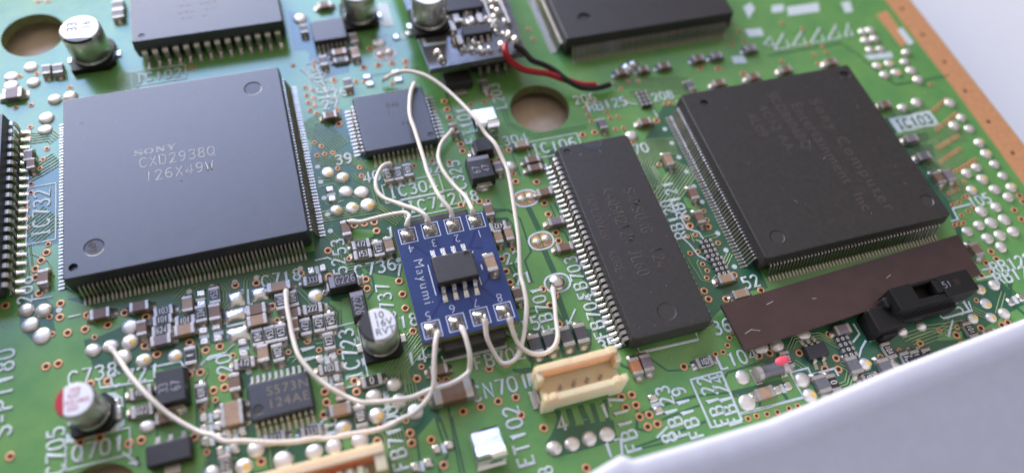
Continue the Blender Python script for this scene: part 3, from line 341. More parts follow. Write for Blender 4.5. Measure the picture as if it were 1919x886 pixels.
SILK=[[(5.48, -18.1), (5.31, -20.06), (5.81, -20.25)], [(2.67, -22.0), (2.62, -22.47), (4.83, -22.44), (4.79, -21.95)], [(-1.21, -26.72), (-0.57, -26.61), (0.35, -25.77), (2.25, -25.75), (3.18, -24.96)], [(-11.44, -25.49), (-11.36, -26.49), (-5.8, -27.09)], [(-5.71, -25.45), (-2.79, -25.5), (-2.29, -26.8)], [(-9.28, -34.52), (-7.63, -36.25), (-7.86, -35.3)], [(-7.63, -36.25), (-8.69, -35.76)],
 [(41.74, -32.41), (43.32, -30.55)], [(41.76, -31.67), (41.68, -32.44), (42.33, -32.06)], [(53.59, -42.71), (57.62, -42.73), (57.51, -48.75), (53.61, -48.68), (53.59, -42.71)], [(57.58, -48.1), (61.78, -48.22)], [(57.77, -48.05), (65.91, -48.24), (65.78, -44.99), (68.24, -45.04), (68.11, -47.01)], [(68.22, -45.94), (69.94, -45.94), (71.36, -45.94), (71.43, -46.93)],
 [(61.6, -20.96), (61.64, -23.03), (62.96, -23.94), (63.21, -25.16)], [(60.48, -24.19), (61.09, -25.49), (61.48, -27.28), (62.9, -28.75)], [(48.97, -37.35), (48.97, -37.95), (56.67, -38.14), (56.69, -37.27)], [(25.97, -32.4), (26.06, -33.04), (33.73, -33.1), (33.62, -32.62)], [(102.98, -29.02), (99.92, -29.06), (99.62, -30.84), (98.42, -30.85)], [(98.05, -38.68), (99.79, -38.69)],
 [(96.44, -39.74), (99.02, -39.77)], [(76.79, -41.22), (76.85, -42.67), (75.41, -43.47)], [(77.15, -43.69), (76.03, -44.49), (75.12, -45.49)], [(88.43, -42.83), (88.71, -43.52), (93.15, -43.51), (93.45, -42.26)], [(89.81, -44.06), (87.82, -45.95), (87.7, -45.58)], [(18.56, -34.93), (19.05, -35.61)], [(18.61, -34.94), (18.54, -37.54)], [(-18.72, -13.44), (-16.37, -13.55)],
 [(-14.6, -16.78), (-13.24, -16.78)], [(13.82, -16.1), (15.38, -16.09), (15.77, -16.45)], [(16.85, 16.1), (20.25, 9.83)], [(19.01, 16.54), (19.97, 9.72), (18.23, 9.94)], [(47.07, -48.1), (48.76, -47.27)], [(27.9, -19.98), (27.56, -24.1)], [(-1.02, -26.8), (-0.08, -26.14), (2.15, -25.81), (3.24, -24.94)], [(61.31, -0.47), (63.03, -1.22)], [(65.02, -2.73), (65.16, -4.17)],
 [(18.85, -35.08), (18.82, -37.25)], [(87.67, 5.9), (89.41, 7.22), (89.21, 5.23), (87.67, 5.9)], [(88.83, 4.47), (92.02, 7.53), (91.49, 4.4), (88.83, 4.47)], [(92.14, 4.6), (95.16, 7.21), (94.51, 4.43), (92.14, 4.6)], [(95.41, 4.58), (98.58, 7.36), (97.8, 4.4), (95.41, 4.58)], [(98.59, 4.58), (101.71, 7.4), (100.96, 4.59), (98.59, 4.58)],
 [(101.89, 4.73), (103.92, 7.29), (103.24, 4.62), (101.89, 4.73)]]
SPATCH=[[(34.94, -37.02), (35.96, -37.05), (35.68, -38.64), (34.87, -38.6)], [(-2.84, -26.21), (-1.91, -26.9), (-2.07, -29.07), (-2.67, -29.34)], [(-10.73, -27.2), (-9.79, -27.44), (-9.07, -28.28), (-9.01, -29.36), (-10.19, -28.2)], [(-10.46, -31.47), (-8.97, -30.74), (-8.99, -31.45), (-10.29, -32.03)], [(-14.89, -30.68), (-14.08, -31.51), (-14.09, -32.11), (-14.89, -31.89)],
 [(-2.52, -27.88), (-1.95, -27.98), (-2.04, -29.21), (-2.58, -29.39)], [(3.31, -33.58), (3.77, -33.39), (3.9, -34.79), (3.4, -34.97)], [(16.89, -27.49), (17.06, -27.42), (17.11, -28.03), (16.95, -28.04)], [(16.89, -30.32), (17.21, -30.29), (17.22, -31.09), (16.93, -31.25)], [(88.08, 14.54), (89.82, 15.27), (89.93, 13.8), (87.83, 11.74)],
 [(93.04, 13.88), (95.25, 13.78), (94.4, 12.14), (92.22, 12.24)], [(95.42, 13.02), (101.33, 12.9), (100.51, 10.87), (94.66, 11.01)], [(105.22, 12.09), (106.97, 12.1), (106.17, 9.69), (104.69, 9.64)], [(102.8, 0.28), (107.6, 0.08), (107.36, -1.22), (103.14, -0.8)], [(86.01, 9.67), (88.87, 9.41), (88.59, 7.74), (85.99, 7.96)], [(81.22, 4.63), (83.26, 4.52), (83.26, 2.88), (81.06, 3.2)],
 [(30.28, 27.42), (31.83, 27.31), (31.72, 22.04), (29.81, 22.24)]]
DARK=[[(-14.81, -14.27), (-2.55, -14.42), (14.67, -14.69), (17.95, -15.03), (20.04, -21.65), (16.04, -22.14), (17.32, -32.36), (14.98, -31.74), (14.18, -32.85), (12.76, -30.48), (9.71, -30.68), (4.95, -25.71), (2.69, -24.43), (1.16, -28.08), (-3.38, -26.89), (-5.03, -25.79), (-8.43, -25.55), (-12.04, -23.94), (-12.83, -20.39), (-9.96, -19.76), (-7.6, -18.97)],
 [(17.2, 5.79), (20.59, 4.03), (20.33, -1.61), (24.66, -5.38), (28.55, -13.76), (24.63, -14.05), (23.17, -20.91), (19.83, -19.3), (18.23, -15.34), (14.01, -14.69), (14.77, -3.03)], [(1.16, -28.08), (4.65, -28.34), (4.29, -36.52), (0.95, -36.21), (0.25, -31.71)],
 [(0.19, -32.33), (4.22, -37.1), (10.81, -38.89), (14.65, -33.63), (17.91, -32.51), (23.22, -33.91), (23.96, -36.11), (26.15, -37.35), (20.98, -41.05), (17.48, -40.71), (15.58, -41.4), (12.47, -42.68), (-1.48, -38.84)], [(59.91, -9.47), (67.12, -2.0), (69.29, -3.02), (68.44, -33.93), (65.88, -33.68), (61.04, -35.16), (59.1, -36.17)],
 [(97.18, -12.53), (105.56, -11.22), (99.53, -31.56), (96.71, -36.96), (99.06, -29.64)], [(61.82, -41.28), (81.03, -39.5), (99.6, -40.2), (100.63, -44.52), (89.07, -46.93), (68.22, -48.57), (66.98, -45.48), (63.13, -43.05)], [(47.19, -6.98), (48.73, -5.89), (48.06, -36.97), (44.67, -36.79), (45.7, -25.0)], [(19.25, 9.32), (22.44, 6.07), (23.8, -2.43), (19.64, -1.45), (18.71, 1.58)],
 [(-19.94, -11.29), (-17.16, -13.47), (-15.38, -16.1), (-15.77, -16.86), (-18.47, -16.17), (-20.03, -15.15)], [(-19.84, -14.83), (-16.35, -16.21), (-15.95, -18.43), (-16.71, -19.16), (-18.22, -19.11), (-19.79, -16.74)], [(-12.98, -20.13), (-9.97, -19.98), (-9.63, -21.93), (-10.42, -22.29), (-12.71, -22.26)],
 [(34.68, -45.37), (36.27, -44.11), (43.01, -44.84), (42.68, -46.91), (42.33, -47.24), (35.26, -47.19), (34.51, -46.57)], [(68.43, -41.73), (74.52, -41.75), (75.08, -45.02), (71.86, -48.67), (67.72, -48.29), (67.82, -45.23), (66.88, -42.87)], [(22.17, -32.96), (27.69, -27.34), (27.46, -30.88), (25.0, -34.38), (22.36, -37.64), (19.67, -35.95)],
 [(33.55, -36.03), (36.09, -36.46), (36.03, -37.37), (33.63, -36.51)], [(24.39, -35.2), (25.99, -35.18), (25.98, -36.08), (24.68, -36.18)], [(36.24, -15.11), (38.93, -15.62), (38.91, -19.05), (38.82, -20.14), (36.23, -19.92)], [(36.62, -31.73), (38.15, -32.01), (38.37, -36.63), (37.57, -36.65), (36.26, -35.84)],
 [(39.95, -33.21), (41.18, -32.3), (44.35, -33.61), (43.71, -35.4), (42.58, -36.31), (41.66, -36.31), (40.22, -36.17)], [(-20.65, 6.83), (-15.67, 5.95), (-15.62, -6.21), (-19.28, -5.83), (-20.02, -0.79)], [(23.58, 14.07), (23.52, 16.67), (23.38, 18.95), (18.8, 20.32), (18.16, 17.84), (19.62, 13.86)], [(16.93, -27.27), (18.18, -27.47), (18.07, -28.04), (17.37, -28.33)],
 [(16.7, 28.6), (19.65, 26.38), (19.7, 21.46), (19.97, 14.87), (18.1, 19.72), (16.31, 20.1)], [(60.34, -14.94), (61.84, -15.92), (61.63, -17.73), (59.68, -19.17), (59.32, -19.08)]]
ISLE=[[(-0.71, -24.11), (2.39, -24.34), (3.71, -24.33), (3.52, -25.16), (2.67, -25.52), (2.99, -26.86), (2.85, -27.74), (2.32, -28.05), (2.33, -28.94), (3.31, -30.86), (3.94, -30.48), (3.76, -32.17), (-0.03, -31.16), (0.04, -28.12), (-1.16, -27.24), (-2.29, -26.66), (-2.25, -26.17), (-1.4, -26.61), (-0.35, -25.76)], [(0.4, -30.23), (3.83, -31.14), (3.64, -31.96), (1.97, -32.05), (1.07, -31.38)],
 [(3.36, -38.73), (5.07, -38.7), (5.08, -40.09), (3.58, -40.08)], [(7.36, -21.39), (9.24, -21.5), (8.95, -22.9), (7.64, -23.29)], [(17.86, -13.5), (19.37, -12.76), (21.7, -13.33), (21.49, -14.4), (18.68, -14.67), (18.29, -16.21), (17.64, -16.05)], [(61.42, -12.98), (62.35, -12.72), (62.56, -14.84), (61.89, -15.47), (61.46, -15.21)],
 [(63.1, -18.39), (63.59, -18.2), (64.88, -19.58), (64.79, -20.41), (63.08, -19.99)], [(63.0, -19.69), (63.98, -19.32), (64.83, -19.53), (64.71, -20.41), (64.05, -20.7)], [(71.82, -41.36), (74.6, -41.61), (74.84, -42.62), (72.34, -42.75)], [(15.89, -22.84), (17.24, -23.19), (17.08, -26.46), (15.81, -26.38), (15.58, -25.23)], [(13.24, -39.06), (14.01, -39.16), (14.0, -40.3), (13.14, -40.16)],
 [(14.51, -22.02), (16.68, -22.7), (16.7, -23.78), (15.25, -23.41)], [(86.88, -45.2), (90.17, -45.71), (89.47, -46.72), (86.3, -46.06)], [(98.88, -15.01), (106.39, -15.56), (106.35, -16.27), (98.68, -15.67)]]
TRACE=[([(15.97, -5.18), (18.0, -5.07), (18.43, -6.07), (18.43, -7.4), (19.93, -7.62), (21.03, -8.76)], 1, 0.3), ([(16.28, -7.62), (16.64, -8.29), (18.79, -8.08)], 1, 0.3), ([(15.57, -9.89), (22.65, -10.18), (23.25, -10.76), (25.16, -12.95)], 5, 0.36), ([(16.05, -3.92), (18.35, -4.39), (19.12, -5.48)], 2, 0.4), ([(16.16, -0.96), (21.11, -1.81), (22.52, -3.39), (23.17, -4.47)], 5, 0.32),
 ([(20.59, -4.01), (21.0, -5.03), (22.74, -6.65), (22.96, -9.82), (24.26, -11.58)], 2, 0.35), ([(16.45, 6.6), (19.4, 0.38)], 11, 0.36), ([(19.11, 0.13), (19.58, -1.43)], 3, 0.4), ([(65.82, -9.76), (62.52, -9.24), (59.96, -11.83), (60.02, -14.39), (59.31, -15.32)], 9, 0.36), ([(65.88, -13.55), (59.35, -19.0)], 9, 0.42), ([(61.03, -12.24), (61.1, -16.06)], 2, 0.3),
 ([(65.8, -27.97), (64.17, -29.51)], 3, 0.35), ([(59.92, -27.13), (60.38, -30.75), (61.42, -31.28), (62.73, -30.39)], 1, 0.3), ([(61.29, -27.83), (60.87, -28.2), (60.84, -30.59)], 1, 0.3), ([(62.06, -25.2), (61.87, -24.43), (63.01, -25.14), (65.33, -24.99)], 2, 0.5), ([(16.04, -12.78), (16.69, -13.63), (16.53, -16.58)], 4, 0.33), ([(17.15, -17.53), (17.5, -18.08), (23.9, -17.88)], 3, 0.34),
 ([(11.32, -19.57), (12.5, -21.76), (13.71, -22.32), (14.32, -23.17)], 2, 0.45), ([(16.51, -16.04), (17.4, -18.65)], 3, 0.33), ([(10.58, -16.49), (12.11, -18.57)], 4, 0.36), ([(7.25, -16.18), (8.26, -17.59), (8.07, -19.96)], 3, 0.4), ([(2.51, -16.65), (3.03, -17.79), (2.9, -19.13), (2.3, -19.97)], 3, 0.32), ([(5.6, -16.54), (5.35, -16.86), (5.14, -18.71)], 2, 0.35),
 ([(-2.67, -17.71), (-1.45, -16.53)], 4, 0.35), ([(-2.68, -19.42), (-2.21, -18.57)], 2, 0.4), ([(-0.62, -16.49), (0.03, -16.15)], 2, 0.4), ([(7.55, -21.56), (7.79, -22.11), (7.51, -24.29)], 1, 0.3), ([(14.44, -22.47), (15.4, -23.83), (15.11, -25.47)], 2, 0.4), ([(12.07, -26.6), (13.14, -26.52)], 1, 0.3), ([(12.19, -27.22), (13.23, -27.25)], 1, 0.3),
 ([(11.95, -24.65), (12.33, -24.27), (12.37, -23.3)], 1, 0.3), ([(12.97, -28.83), (13.58, -28.29)], 1, 0.6), ([(23.85, -28.82), (19.38, -33.15)], 6, 0.34), ([(24.52, -30.2), (21.26, -32.73), (21.15, -34.7)], 4, 0.38), ([(21.29, -33.4), (21.0, -35.46), (20.25, -36.26)], 1, 0.3), ([(21.79, -33.54), (21.61, -37.17)], 4, 0.36), ([(18.66, -39.34), (18.9, -44.45)], 7, 0.36),
 ([(18.96, -35.03), (19.58, -34.53)], 1, 0.3), ([(19.86, -38.11), (21.29, -36.75)], 1, 0.3), ([(18.78, -37.39), (18.68, -36.39)], 3, 0.3), ([(16.07, -38.26), (17.74, -39.97), (17.73, -41.99)], 1, 0.3), ([(7.12, -25.75), (7.15, -28.75)], 1, 0.3), ([(5.21, -23.71), (5.06, -24.98), (5.13, -26.16), (5.6, -26.52)], 1, 0.3), ([(4.8, -26.42), (5.34, -27.02), (5.47, -28.43), (5.81, -28.97)], 1, 0.3),
 ([(8.58, -28.68), (9.07, -28.12), (10.07, -28.26)], 1, 0.3), ([(9.27, -28.86), (9.63, -28.49), (10.44, -28.59)], 1, 0.3), ([(-0.72, -29.02), (-0.68, -28.59), (0.07, -27.79), (-0.05, -26.97)], 1, 0.3), ([(-2.54, -26.09), (-2.18, -26.52), (-1.0, -26.5), (-0.74, -25.77), (-0.68, -23.72)], 1, 0.3), ([(3.97, -36.67), (5.69, -36.73), (6.5, -36.43)], 1, 0.3), ([(7.88, -36.29), (8.46, -37.07)], 1, 0.3),
 ([(8.48, -36.24), (9.24, -37.07)], 1, 0.3), ([(9.07, -36.19), (10.05, -36.87)], 1, 0.3), ([(5.56, -37.82), (5.45, -40.19)], 1, 0.5), ([(7.93, -39.38), (7.82, -40.15)], 1, 0.6), ([(6.96, -38.81), (7.59, -38.37)], 1, 0.3), ([(-1.25, -38.36), (-0.93, -37.76), (-0.96, -37.05)], 1, 0.3), ([(1.49, -37.82), (1.34, -39.27)], 1, 0.3),
 ([(-20.35, 11.94), (-18.8, 11.26), (-16.8, 11.27), (-16.13, 10.33)], 5, 0.4), ([(-19.54, 5.13), (-18.16, 5.78), (-15.89, 7.2)], 6, 0.45), ([(-19.69, -5.73), (-19.19, -9.97)], 4, 0.5), ([(-19.32, -4.23), (-16.26, -1.7)], 10, 0.42), ([(-18.65, -7.03), (-16.82, -8.53), (-16.2, -10.73)], 1, 0.4), ([(-8.42, 19.71), (-5.13, 17.94)], 8, 0.45), ([(61.1, 3.58), (72.58, 1.21)], 5, 0.45),
 ([(62.74, 1.01), (71.38, -0.19)], 3, 0.45), ([(99.92, -20.97), (106.5, -19.57)], 12, 0.45), ([(100.28, -15.8), (109.72, -17.04)], 8, 0.5), ([(100.8, -11.89), (107.26, -10.9)], 4, 0.6), ([(82.76, -45.48), (86.88, -45.2), (89.98, -44.63)], 4, 0.42), ([(93.25, -43.36), (95.1, -45.25)], 3, 0.4), ([(98.93, -42.29), (96.16, -44.82)], 2, 0.5),
 ([(67.24, -42.2), (68.44, -41.11), (71.75, -41.5), (73.72, -43.74)], 3, 0.34), ([(67.01, -43.82), (67.56, -44.56), (68.23, -45.34)], 2, 0.4), ([(70.23, -48.24), (72.01, -48.12), (73.31, -46.68), (72.38, -45.53)], 3, 0.36), ([(100.98, -21.92), (104.06, -21.98)], 8, 0.4), ([(99.8, -26.52), (104.62, -25.74)], 8, 0.4), ([(81.91, -44.58), (86.02, -44.29), (90.76, -44.83)], 3, 0.45),
 ([(-21.56, -14.87), (-20.81, -14.59)], 1, 0.3)]
GAPS=[([(42.03, -14.46), (42.41, -18.49)], 0.75), ([(42.09, -21.23), (42.37, -25.26)], 0.75), ([(37.18, -14.39), (38.15, -14.48), (39.39, -14.48), (39.95, -15.13), (40.47, -16.29), (40.4, -21.37), (39.22, -22.44), (39.28, -25.75)], 0.25), ([(36.49, -15.31), (38.89, -15.75), (39.23, -16.7), (39.02, -19.49)], 0.2), ([(45.7, -14.9), (46.09, -19.82), (46.3, -26.38)], 0.22),
 ([(45.02, -15.04), (45.12, -16.69), (44.95, -19.11), (45.63, -19.71), (45.67, -21.42)], 0.2), ([(41.78, -27.72), (41.75, -31.69)], 0.75), ([(23.5, -35.41), (23.8, -39.01), (23.78, -39.93)], 0.25), ([(23.75, -37.03), (23.98, -39.98)], 0.25), ([(25.22, -38.31), (25.14, -40.3)], 0.25), ([(35.94, -33.09), (35.97, -37.0)], 0.2), ([(24.07, -33.86), (23.9, -36.41)], 0.2),
 ([(37.83, -31.92), (38.39, -33.05), (38.2, -36.46)], 0.5), ([(39.83, -34.27), (40.11, -36.5)], 0.6), ([(41.32, -35.62), (41.58, -36.53)], 0.5), ([(43.6, -35.38), (42.65, -36.45)], 0.3), ([(45.98, -38.39), (47.02, -39.61), (47.21, -40.59)], 0.25), ([(36.06, -32.08), (35.74, -35.35), (36.19, -36.06)], 0.25), ([(23.53, -39.23), (23.89, -43.97)], 0.22), ([(24.04, -39.37), (24.35, -42.73)], 0.22),
 ([(25.34, -39.72), (25.13, -46.16)], 0.22), ([(22.24, -38.88), (21.15, -40.01), (20.9, -42.4), (20.69, -44.95)], 0.25), ([(23.93, -43.83), (22.67, -44.69), (22.63, -45.48)], 0.3), ([(43.34, 2.65), (43.24, -0.51), (46.41, -3.76), (54.29, -3.73)], 0.13), ([(43.79, 2.55), (43.68, -0.36), (46.7, -3.28), (54.46, -3.26)], 0.13), ([(42.5, -5.72), (42.51, -9.62)], 0.2),
 ([(36.68, -1.76), (37.09, -3.16), (36.77, -4.38)], 0.2), ([(42.46, -5.87), (43.05, -5.2), (45.04, -5.17)], 0.2), ([(57.8, -45.65), (64.39, -45.88)], 0.8), ([(57.84, -43.49), (58.35, -43.03), (62.85, -42.87), (65.51, -42.51)], 0.25), ([(60.67, -47.27), (60.04, -48.24)], 0.25), ([(63.77, -47.1), (63.91, -48.0)], 0.4), ([(46.16, -38.88), (47.26, -39.64), (47.48, -40.86)], 0.3),
 ([(49.88, -38.91), (51.39, -40.97), (53.56, -41.42), (54.32, -41.03)], 0.22), ([(48.82, -37.43), (49.8, -39.13)], 0.2), ([(19.6, -19.46), (20.17, -20.0), (20.15, -21.81), (19.05, -22.93)], 0.25), ([(18.29, -16.21), (18.68, -14.67), (21.08, -14.72), (21.65, -14.16)], 0.22), ([(37.13, -42.17), (37.03, -43.45), (35.17, -45.5)], 0.6), ([(38.4, -42.29), (38.36, -44.02), (37.43, -45.48)], 0.7),
 ([(39.85, -42.24), (40.03, -44.26), (39.51, -45.41)], 0.7), ([(41.24, -42.38), (41.2, -44.36), (41.04, -45.4)], 0.6), ([(42.81, -42.36), (42.24, -45.72)], 0.5), ([(44.26, -48.5), (47.0, -48.29), (50.71, -48.01), (53.3, -47.83)], 0.25), ([(43.95, -48.73), (47.64, -48.89), (50.38, -48.78)], 0.2), ([(45.87, -44.96), (49.34, -44.78), (53.51, -44.76), (57.47, -45.36)], 0.22),
 ([(48.48, -46.32), (52.06, -45.95), (53.48, -45.88)], 0.22), ([(46.19, -44.15), (45.25, -46.53), (46.54, -47.21)], 0.3), ([(47.54, -44.74), (53.34, -44.61)], 0.2), ([(-11.29, -27.26), (-8.83, -26.83), (-8.99, -31.45)], 0.2), ([(-8.83, -26.83), (-5.6, -27.03)], 0.3), ([(-1.25, -28.41), (-1.8, -35.45)], 0.25), ([(-5.68, -31.93), (-5.77, -33.56)], 0.3),
 ([(87.28, 3.58), (100.37, 3.58), (102.27, -0.08)], 0.2), ([(102.06, -0.43), (104.41, -6.42), (114.29, -6.68)], 0.2), ([(98.11, -42.63), (98.65, -42.95), (99.8, -45.75)], 0.3), ([(101.44, -40.71), (99.57, -43.0)], 0.25), ([(23.59, -38.97), (23.69, -41.97)], 0.2), ([(25.16, -39.39), (24.7, -46.04)], 0.2), ([(101.24, -40.33), (100.21, -41.75), (100.73, -43.8)], 0.25),
 ([(42.98, -4.15), (46.66, -5.99), (51.3, -5.75)], 0.15), ([(26.5, 12.7), (33.47, 12.64)], 0.2), ([(36.18, 6.96), (36.37, 2.39)], 0.2), ([(37.23, -29.12), (39.88, -29.03)], 0.2), ([(37.23, -29.68), (40.14, -29.86), (41.0, -30.46), (41.35, -32.06)], 0.25), ([(36.85, -30.34), (38.95, -30.31), (39.96, -30.95)], 0.2), ([(37.24, -13.91), (39.25, -14.48), (40.02, -15.54)], 0.2),
 ([(37.01, -22.14), (37.45, -25.44)], 0.35), ([(37.57, -22.43), (38.01, -24.87)], 0.35)]
WIRES=[('pad 1', [(33.88, -16.56, 4.2), (33.73, -16.04, 4.6), (33.89, -13.36, 3.2), (33.0, -10.83, 2.6), (32.15, -8.39, 2.2), (32.01, -6.14, 1.9), (32.34, -4.55, 1.6), (33.13, -2.83, 1.4), (34.39, -1.34, 1.2), (35.39, -0.6, 1.1)]),
 ('pad 2', [(31.18, -16.57, 4.2), (31.06, -15.91, 4.7), (30.41, -13.7, 4.8), (30.04, -11.72, 4.4), (29.7, -9.16, 4.2), (29.71, -6.74, 4.0), (29.8, -1.8, 3.6), (29.87, 1.34, 3.3), (30.36, 4.15, 3.0), (31.14, 6.38, 2.6), (31.89, 7.91, 2.2)]),
 ('pad 3', [(28.11, -16.61, 4.2), (27.97, -15.83, 4.6), (27.35, -14.44, 4.2), (25.92, -12.87, 3.4), (24.96, -11.8, 2.6), (23.83, -10.39, 2.2), (23.18, -8.86, 1.9), (23.21, -7.47, 1.8), (23.89, -6.07, 1.7), (24.9, -4.87, 1.4), (25.87, -4.45, 1.0)]),
 ('pad 4', [(25.52, -16.56, 4.2), (25.78, -16.04, 4.6), (26.16, -15.11, 4.4), (25.62, -14.38, 4.0), (24.92, -13.78, 3.2), (23.26, -13.26, 2.4), (21.54, -13.0, 1.8), (20.18, -12.72, 1.4), (18.89, -12.11, 1.1)]),
 ('pad 5',
 [(25.88, -31.12, 4.2), (25.44, -32.3, 4.4), (24.79, -34.47, 4.0), (24.09, -36.59, 3.2), (23.68, -37.42, 3.0), (22.77, -38.27, 2.8), (21.28, -39.07, 2.6), (19.79, -39.52, 2.6), (18.35, -39.78, 2.6), (16.78, -39.83, 2.6), (14.38, -39.69, 2.6), (12.04, -39.42, 2.6), (10.67, -39.09, 2.6), (8.35, -38.81, 2.6), (5.63, -38.28, 2.6), (3.39, -37.48, 2.5), (1.61, -36.69, 2.4), (0.26, -35.84, 2.2),
 (-1.09, -34.79, 1.8), (-3.69, -32.46, 1.8), (-5.64, -30.01, 2.2), (-7.66, -26.55, 1.8), (-9.09, -23.84, 1.2), (-9.9, -22.21, 0.8)]),
 ('pad 6',
 [(28.6, -31.22, 4.2), (28.7, -32.68, 4.5), (28.65, -34.73, 3.8), (28.48, -35.78, 3.2), (27.88, -36.4, 3.0), (25.87, -36.96, 3.0), (23.52, -37.17, 3.0), (21.27, -37.39, 3.0), (19.29, -37.22, 2.8), (17.36, -36.84, 2.6), (15.97, -36.32, 2.5), (14.63, -35.44, 2.4), (13.38, -34.15, 2.4), (12.12, -32.73, 2.4), (11.23, -31.56, 2.4), (10.36, -29.34, 2.4), (9.91, -26.63, 2.2), (9.81, -24.24, 1.8),
 (9.8, -22.21, 1.6), (9.96, -19.95, 1.2)]),
 ('pad 7',
 [(31.51, -30.78, 4.1), (31.28, -32.76, 3.2), (31.52, -34.28, 2.2), (32.22, -35.38, 1.6), (32.94, -35.7, 1.5), (34.04, -35.29, 1.6), (35.16, -33.92, 2.0), (36.08, -32.03, 2.4), (36.87, -29.7, 2.8), (37.3, -27.67, 3.0), (37.49, -25.7, 3.2), (38.37, -21.83, 3.6), (39.08, -18.18, 4.0), (39.94, -12.05, 4.2), (39.74, -9.31, 4.4), (39.42, -6.94, 4.6), (38.78, -4.76, 4.6), (38.03, -2.02, 4.4),
 (36.46, 2.9, 3.6), (34.78, 6.57, 3.2), (33.22, 8.87, 2.8), (31.18, 10.41, 2.2), (29.3, 10.97, 1.6), (28.15, 10.64, 1.1)]),
 ('pad 8', [(34.28, -31.32, 4.1), (34.17, -32.72, 3.4), (34.72, -34.16, 2.4), (35.79, -35.41, 1.9), (37.14, -35.89, 1.8), (38.64, -35.54, 2.0), (39.56, -34.23, 2.1), (40.1, -31.97, 2.0), (40.62, -29.66, 1.6), (41.22, -27.44, 0.9)])]
REDW=[(45.25, 8.78, 6.0), (44.92, 7.41, 6.0), (45.54, 6.32, 5.0), (47.29, 5.89, 3.6), (49.15, 5.53, 3.0), (51.0, 5.15, 2.6), (53.46, 3.92, 2.0), (55.7, 2.9, 1.6), (57.69, 2.76, 1.2)]
BLKW=[(46.89, 9.47, 5.0), (48.04, 8.63, 4.5), (49.02, 7.12, 3.8), (50.85, 6.53, 3.0), (52.21, 5.43, 2.6), (53.36, 3.76, 2.3), (55.21, 2.38, 1.7), (57.43, 2.08, 1.3), (59.93, 2.53, 1.0)]

# ------------------------------------------------------------------ table under everything
mb = MB(); mb.box(-1500, 1500, -1500, 1500, -40, -13, 'table_white'); o = mb.build('table'); o['kind'] = 'structure'
r = thing('added_tray', 'added tan tray below the circuit board, tinting the view through its holes', 'tray', (0, 0, -13))  # tray added so the board holes look lit and tan, not dark
mb = MB(); mb.box(-34, 100, -45, 44, 8.6, 9.4, 'tray_tan'); mb.build('tray_floor', r)
mb = MB()
for x, y in ((-30, -40), (95, -40), (95, 40), (-30, 40)): mb.box(x-2, x+2, y-2, y+2, 0, 8.6, 'tray_tan'); mb.box(x-2, x+2, y-2, y+2, 9.4, 11.4, 'tray_tan')
mb.build('tray_post', r, kind='stuff')
# ------------------------------------------------------------------ circuit board
HOLES = [(48.8, 1.36, 4.35), (-19.3, 30.95, 4.3), (-11.8, -39.35, 4.3)]
board = thing('circuit_board', 'large green printed circuit board with soldered chips and an orange copper right edge', 'circuit board')
mb = MB()
mb.prism([(-44, -64), (34.2, -64), (34.2, -52.05), (38.4, -50.9), (40.3, -51.7), (54.5, -51.7), (70.2, -50.1), (88, -48.8), (98, -47.9), (117.7, -46.0), (117.85, 62), (-44, 62)], -1.6, 0, 'mask_green', [circ(*h) for h in HOLES], side='laminate')
mb.build('laminate_sheet', board)
for hx, hy, hr in HOLES:
    mb = MB(); mb.prism(circ(hx, hy, hr+.75), None, .006, 'mask_green', [circ(hx, hy, hr+.02)]); mb.build('hole_ring', board)
mb = MB()
mb.prism([(112.95, 62), (113.45, -10), (112.9, -28), (112.7, -46), (117.6, -46), (117.75, 61.9)], .0, .035, 'copper', [circ(x, y, .32, 10) for x, y in [(115.08, 8.57), (115.17, 2.29), (115.28, -3.91), (115.01, -10.13), (114.91, -16.43), (114.91, -22.55)]], side='copper')
mb.build('copper_strip', board)
for x, y in [(115.08, 8.57), (115.17, 2.29), (115.28, -3.91), (115.01, -10.13), (114.91, -16.43), (114.91, -22.55)]:
    mb = MB(); mb.prism(circ(0, 0, .32, 10), None, .005, 'hole_shade'); mb.build('edge_hole_shade', board, (x, y, 0))  # flat dark disc painting the shade inside the hole
mb = MB(); mb.prism([(109.8, 8.2), (112.2, 8.75), (111.8, 1.3), (109.95, .6)], 0, .035, 'copper'); mb.build('copper_pad', board)
mb = MB(); mb.prism([(111.4, 4.2), (112.6, 4.6), (112.6, 1.0), (111.4, .6)], .036, .06, 'silk'); mb.build('silkscreen_mark', board)
zl = 0
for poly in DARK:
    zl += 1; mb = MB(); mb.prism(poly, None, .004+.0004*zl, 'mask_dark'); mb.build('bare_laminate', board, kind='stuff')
for k, poly in enumerate(ISLE):
    mb = MB(); mb.prism(poly, 0, .022+.0004*k, 'mask_green'); mb.build('copper_pour', board, kind='stuff')
def ribbon(mb, pts, w, z, m):
    n = len(pts); P = [Vector((x, y)) for x, y in pts]; L = []; Rr = []
    for i in range(n):
        a = P[max(i-1, 0)]; b = P[min(i+1, n-1)]; t = (b-a).normalized(); nn = Vector((-t.y, t.x)); k = 1.
        if 0 < i < n-1: c = (P[i]-a).normalized().dot((b-P[i]).normalized()); k = min(1.8, 1/math.sqrt(max(.25, (1+c)/2)))
        L.append(P[i]+nn*w/2*k); Rr.append(P[i]-nn*w/2*k)
    vs = [(p.x, p.y, z) for p in L]+[(p.x, p.y, z) for p in Rr]
    mb.add(vs, [(i, n+i, n+i+1, i+1) for i in range(n-1)], m)
def offset(pts, d):
    P = [Vector((x, y)) for x, y in pts]; n = len(P); out = []
    for i in range(n):
        a = P[max(i-1, 0)]; b = P[min(i+1, n-1)]; t = (b-a).normalized(); nn = Vector((-t.y, t.x)); k = 1.
        if 0 < i < n-1: c = (P[i]-a).normalized().dot((b-P[i]).normalized()); k = min(1.8, 1/math.sqrt(max(.25, (1+c)/2)))
        q = P[i]+nn*d*k; out.append((q.x, q.y))
    return out
zl = 0
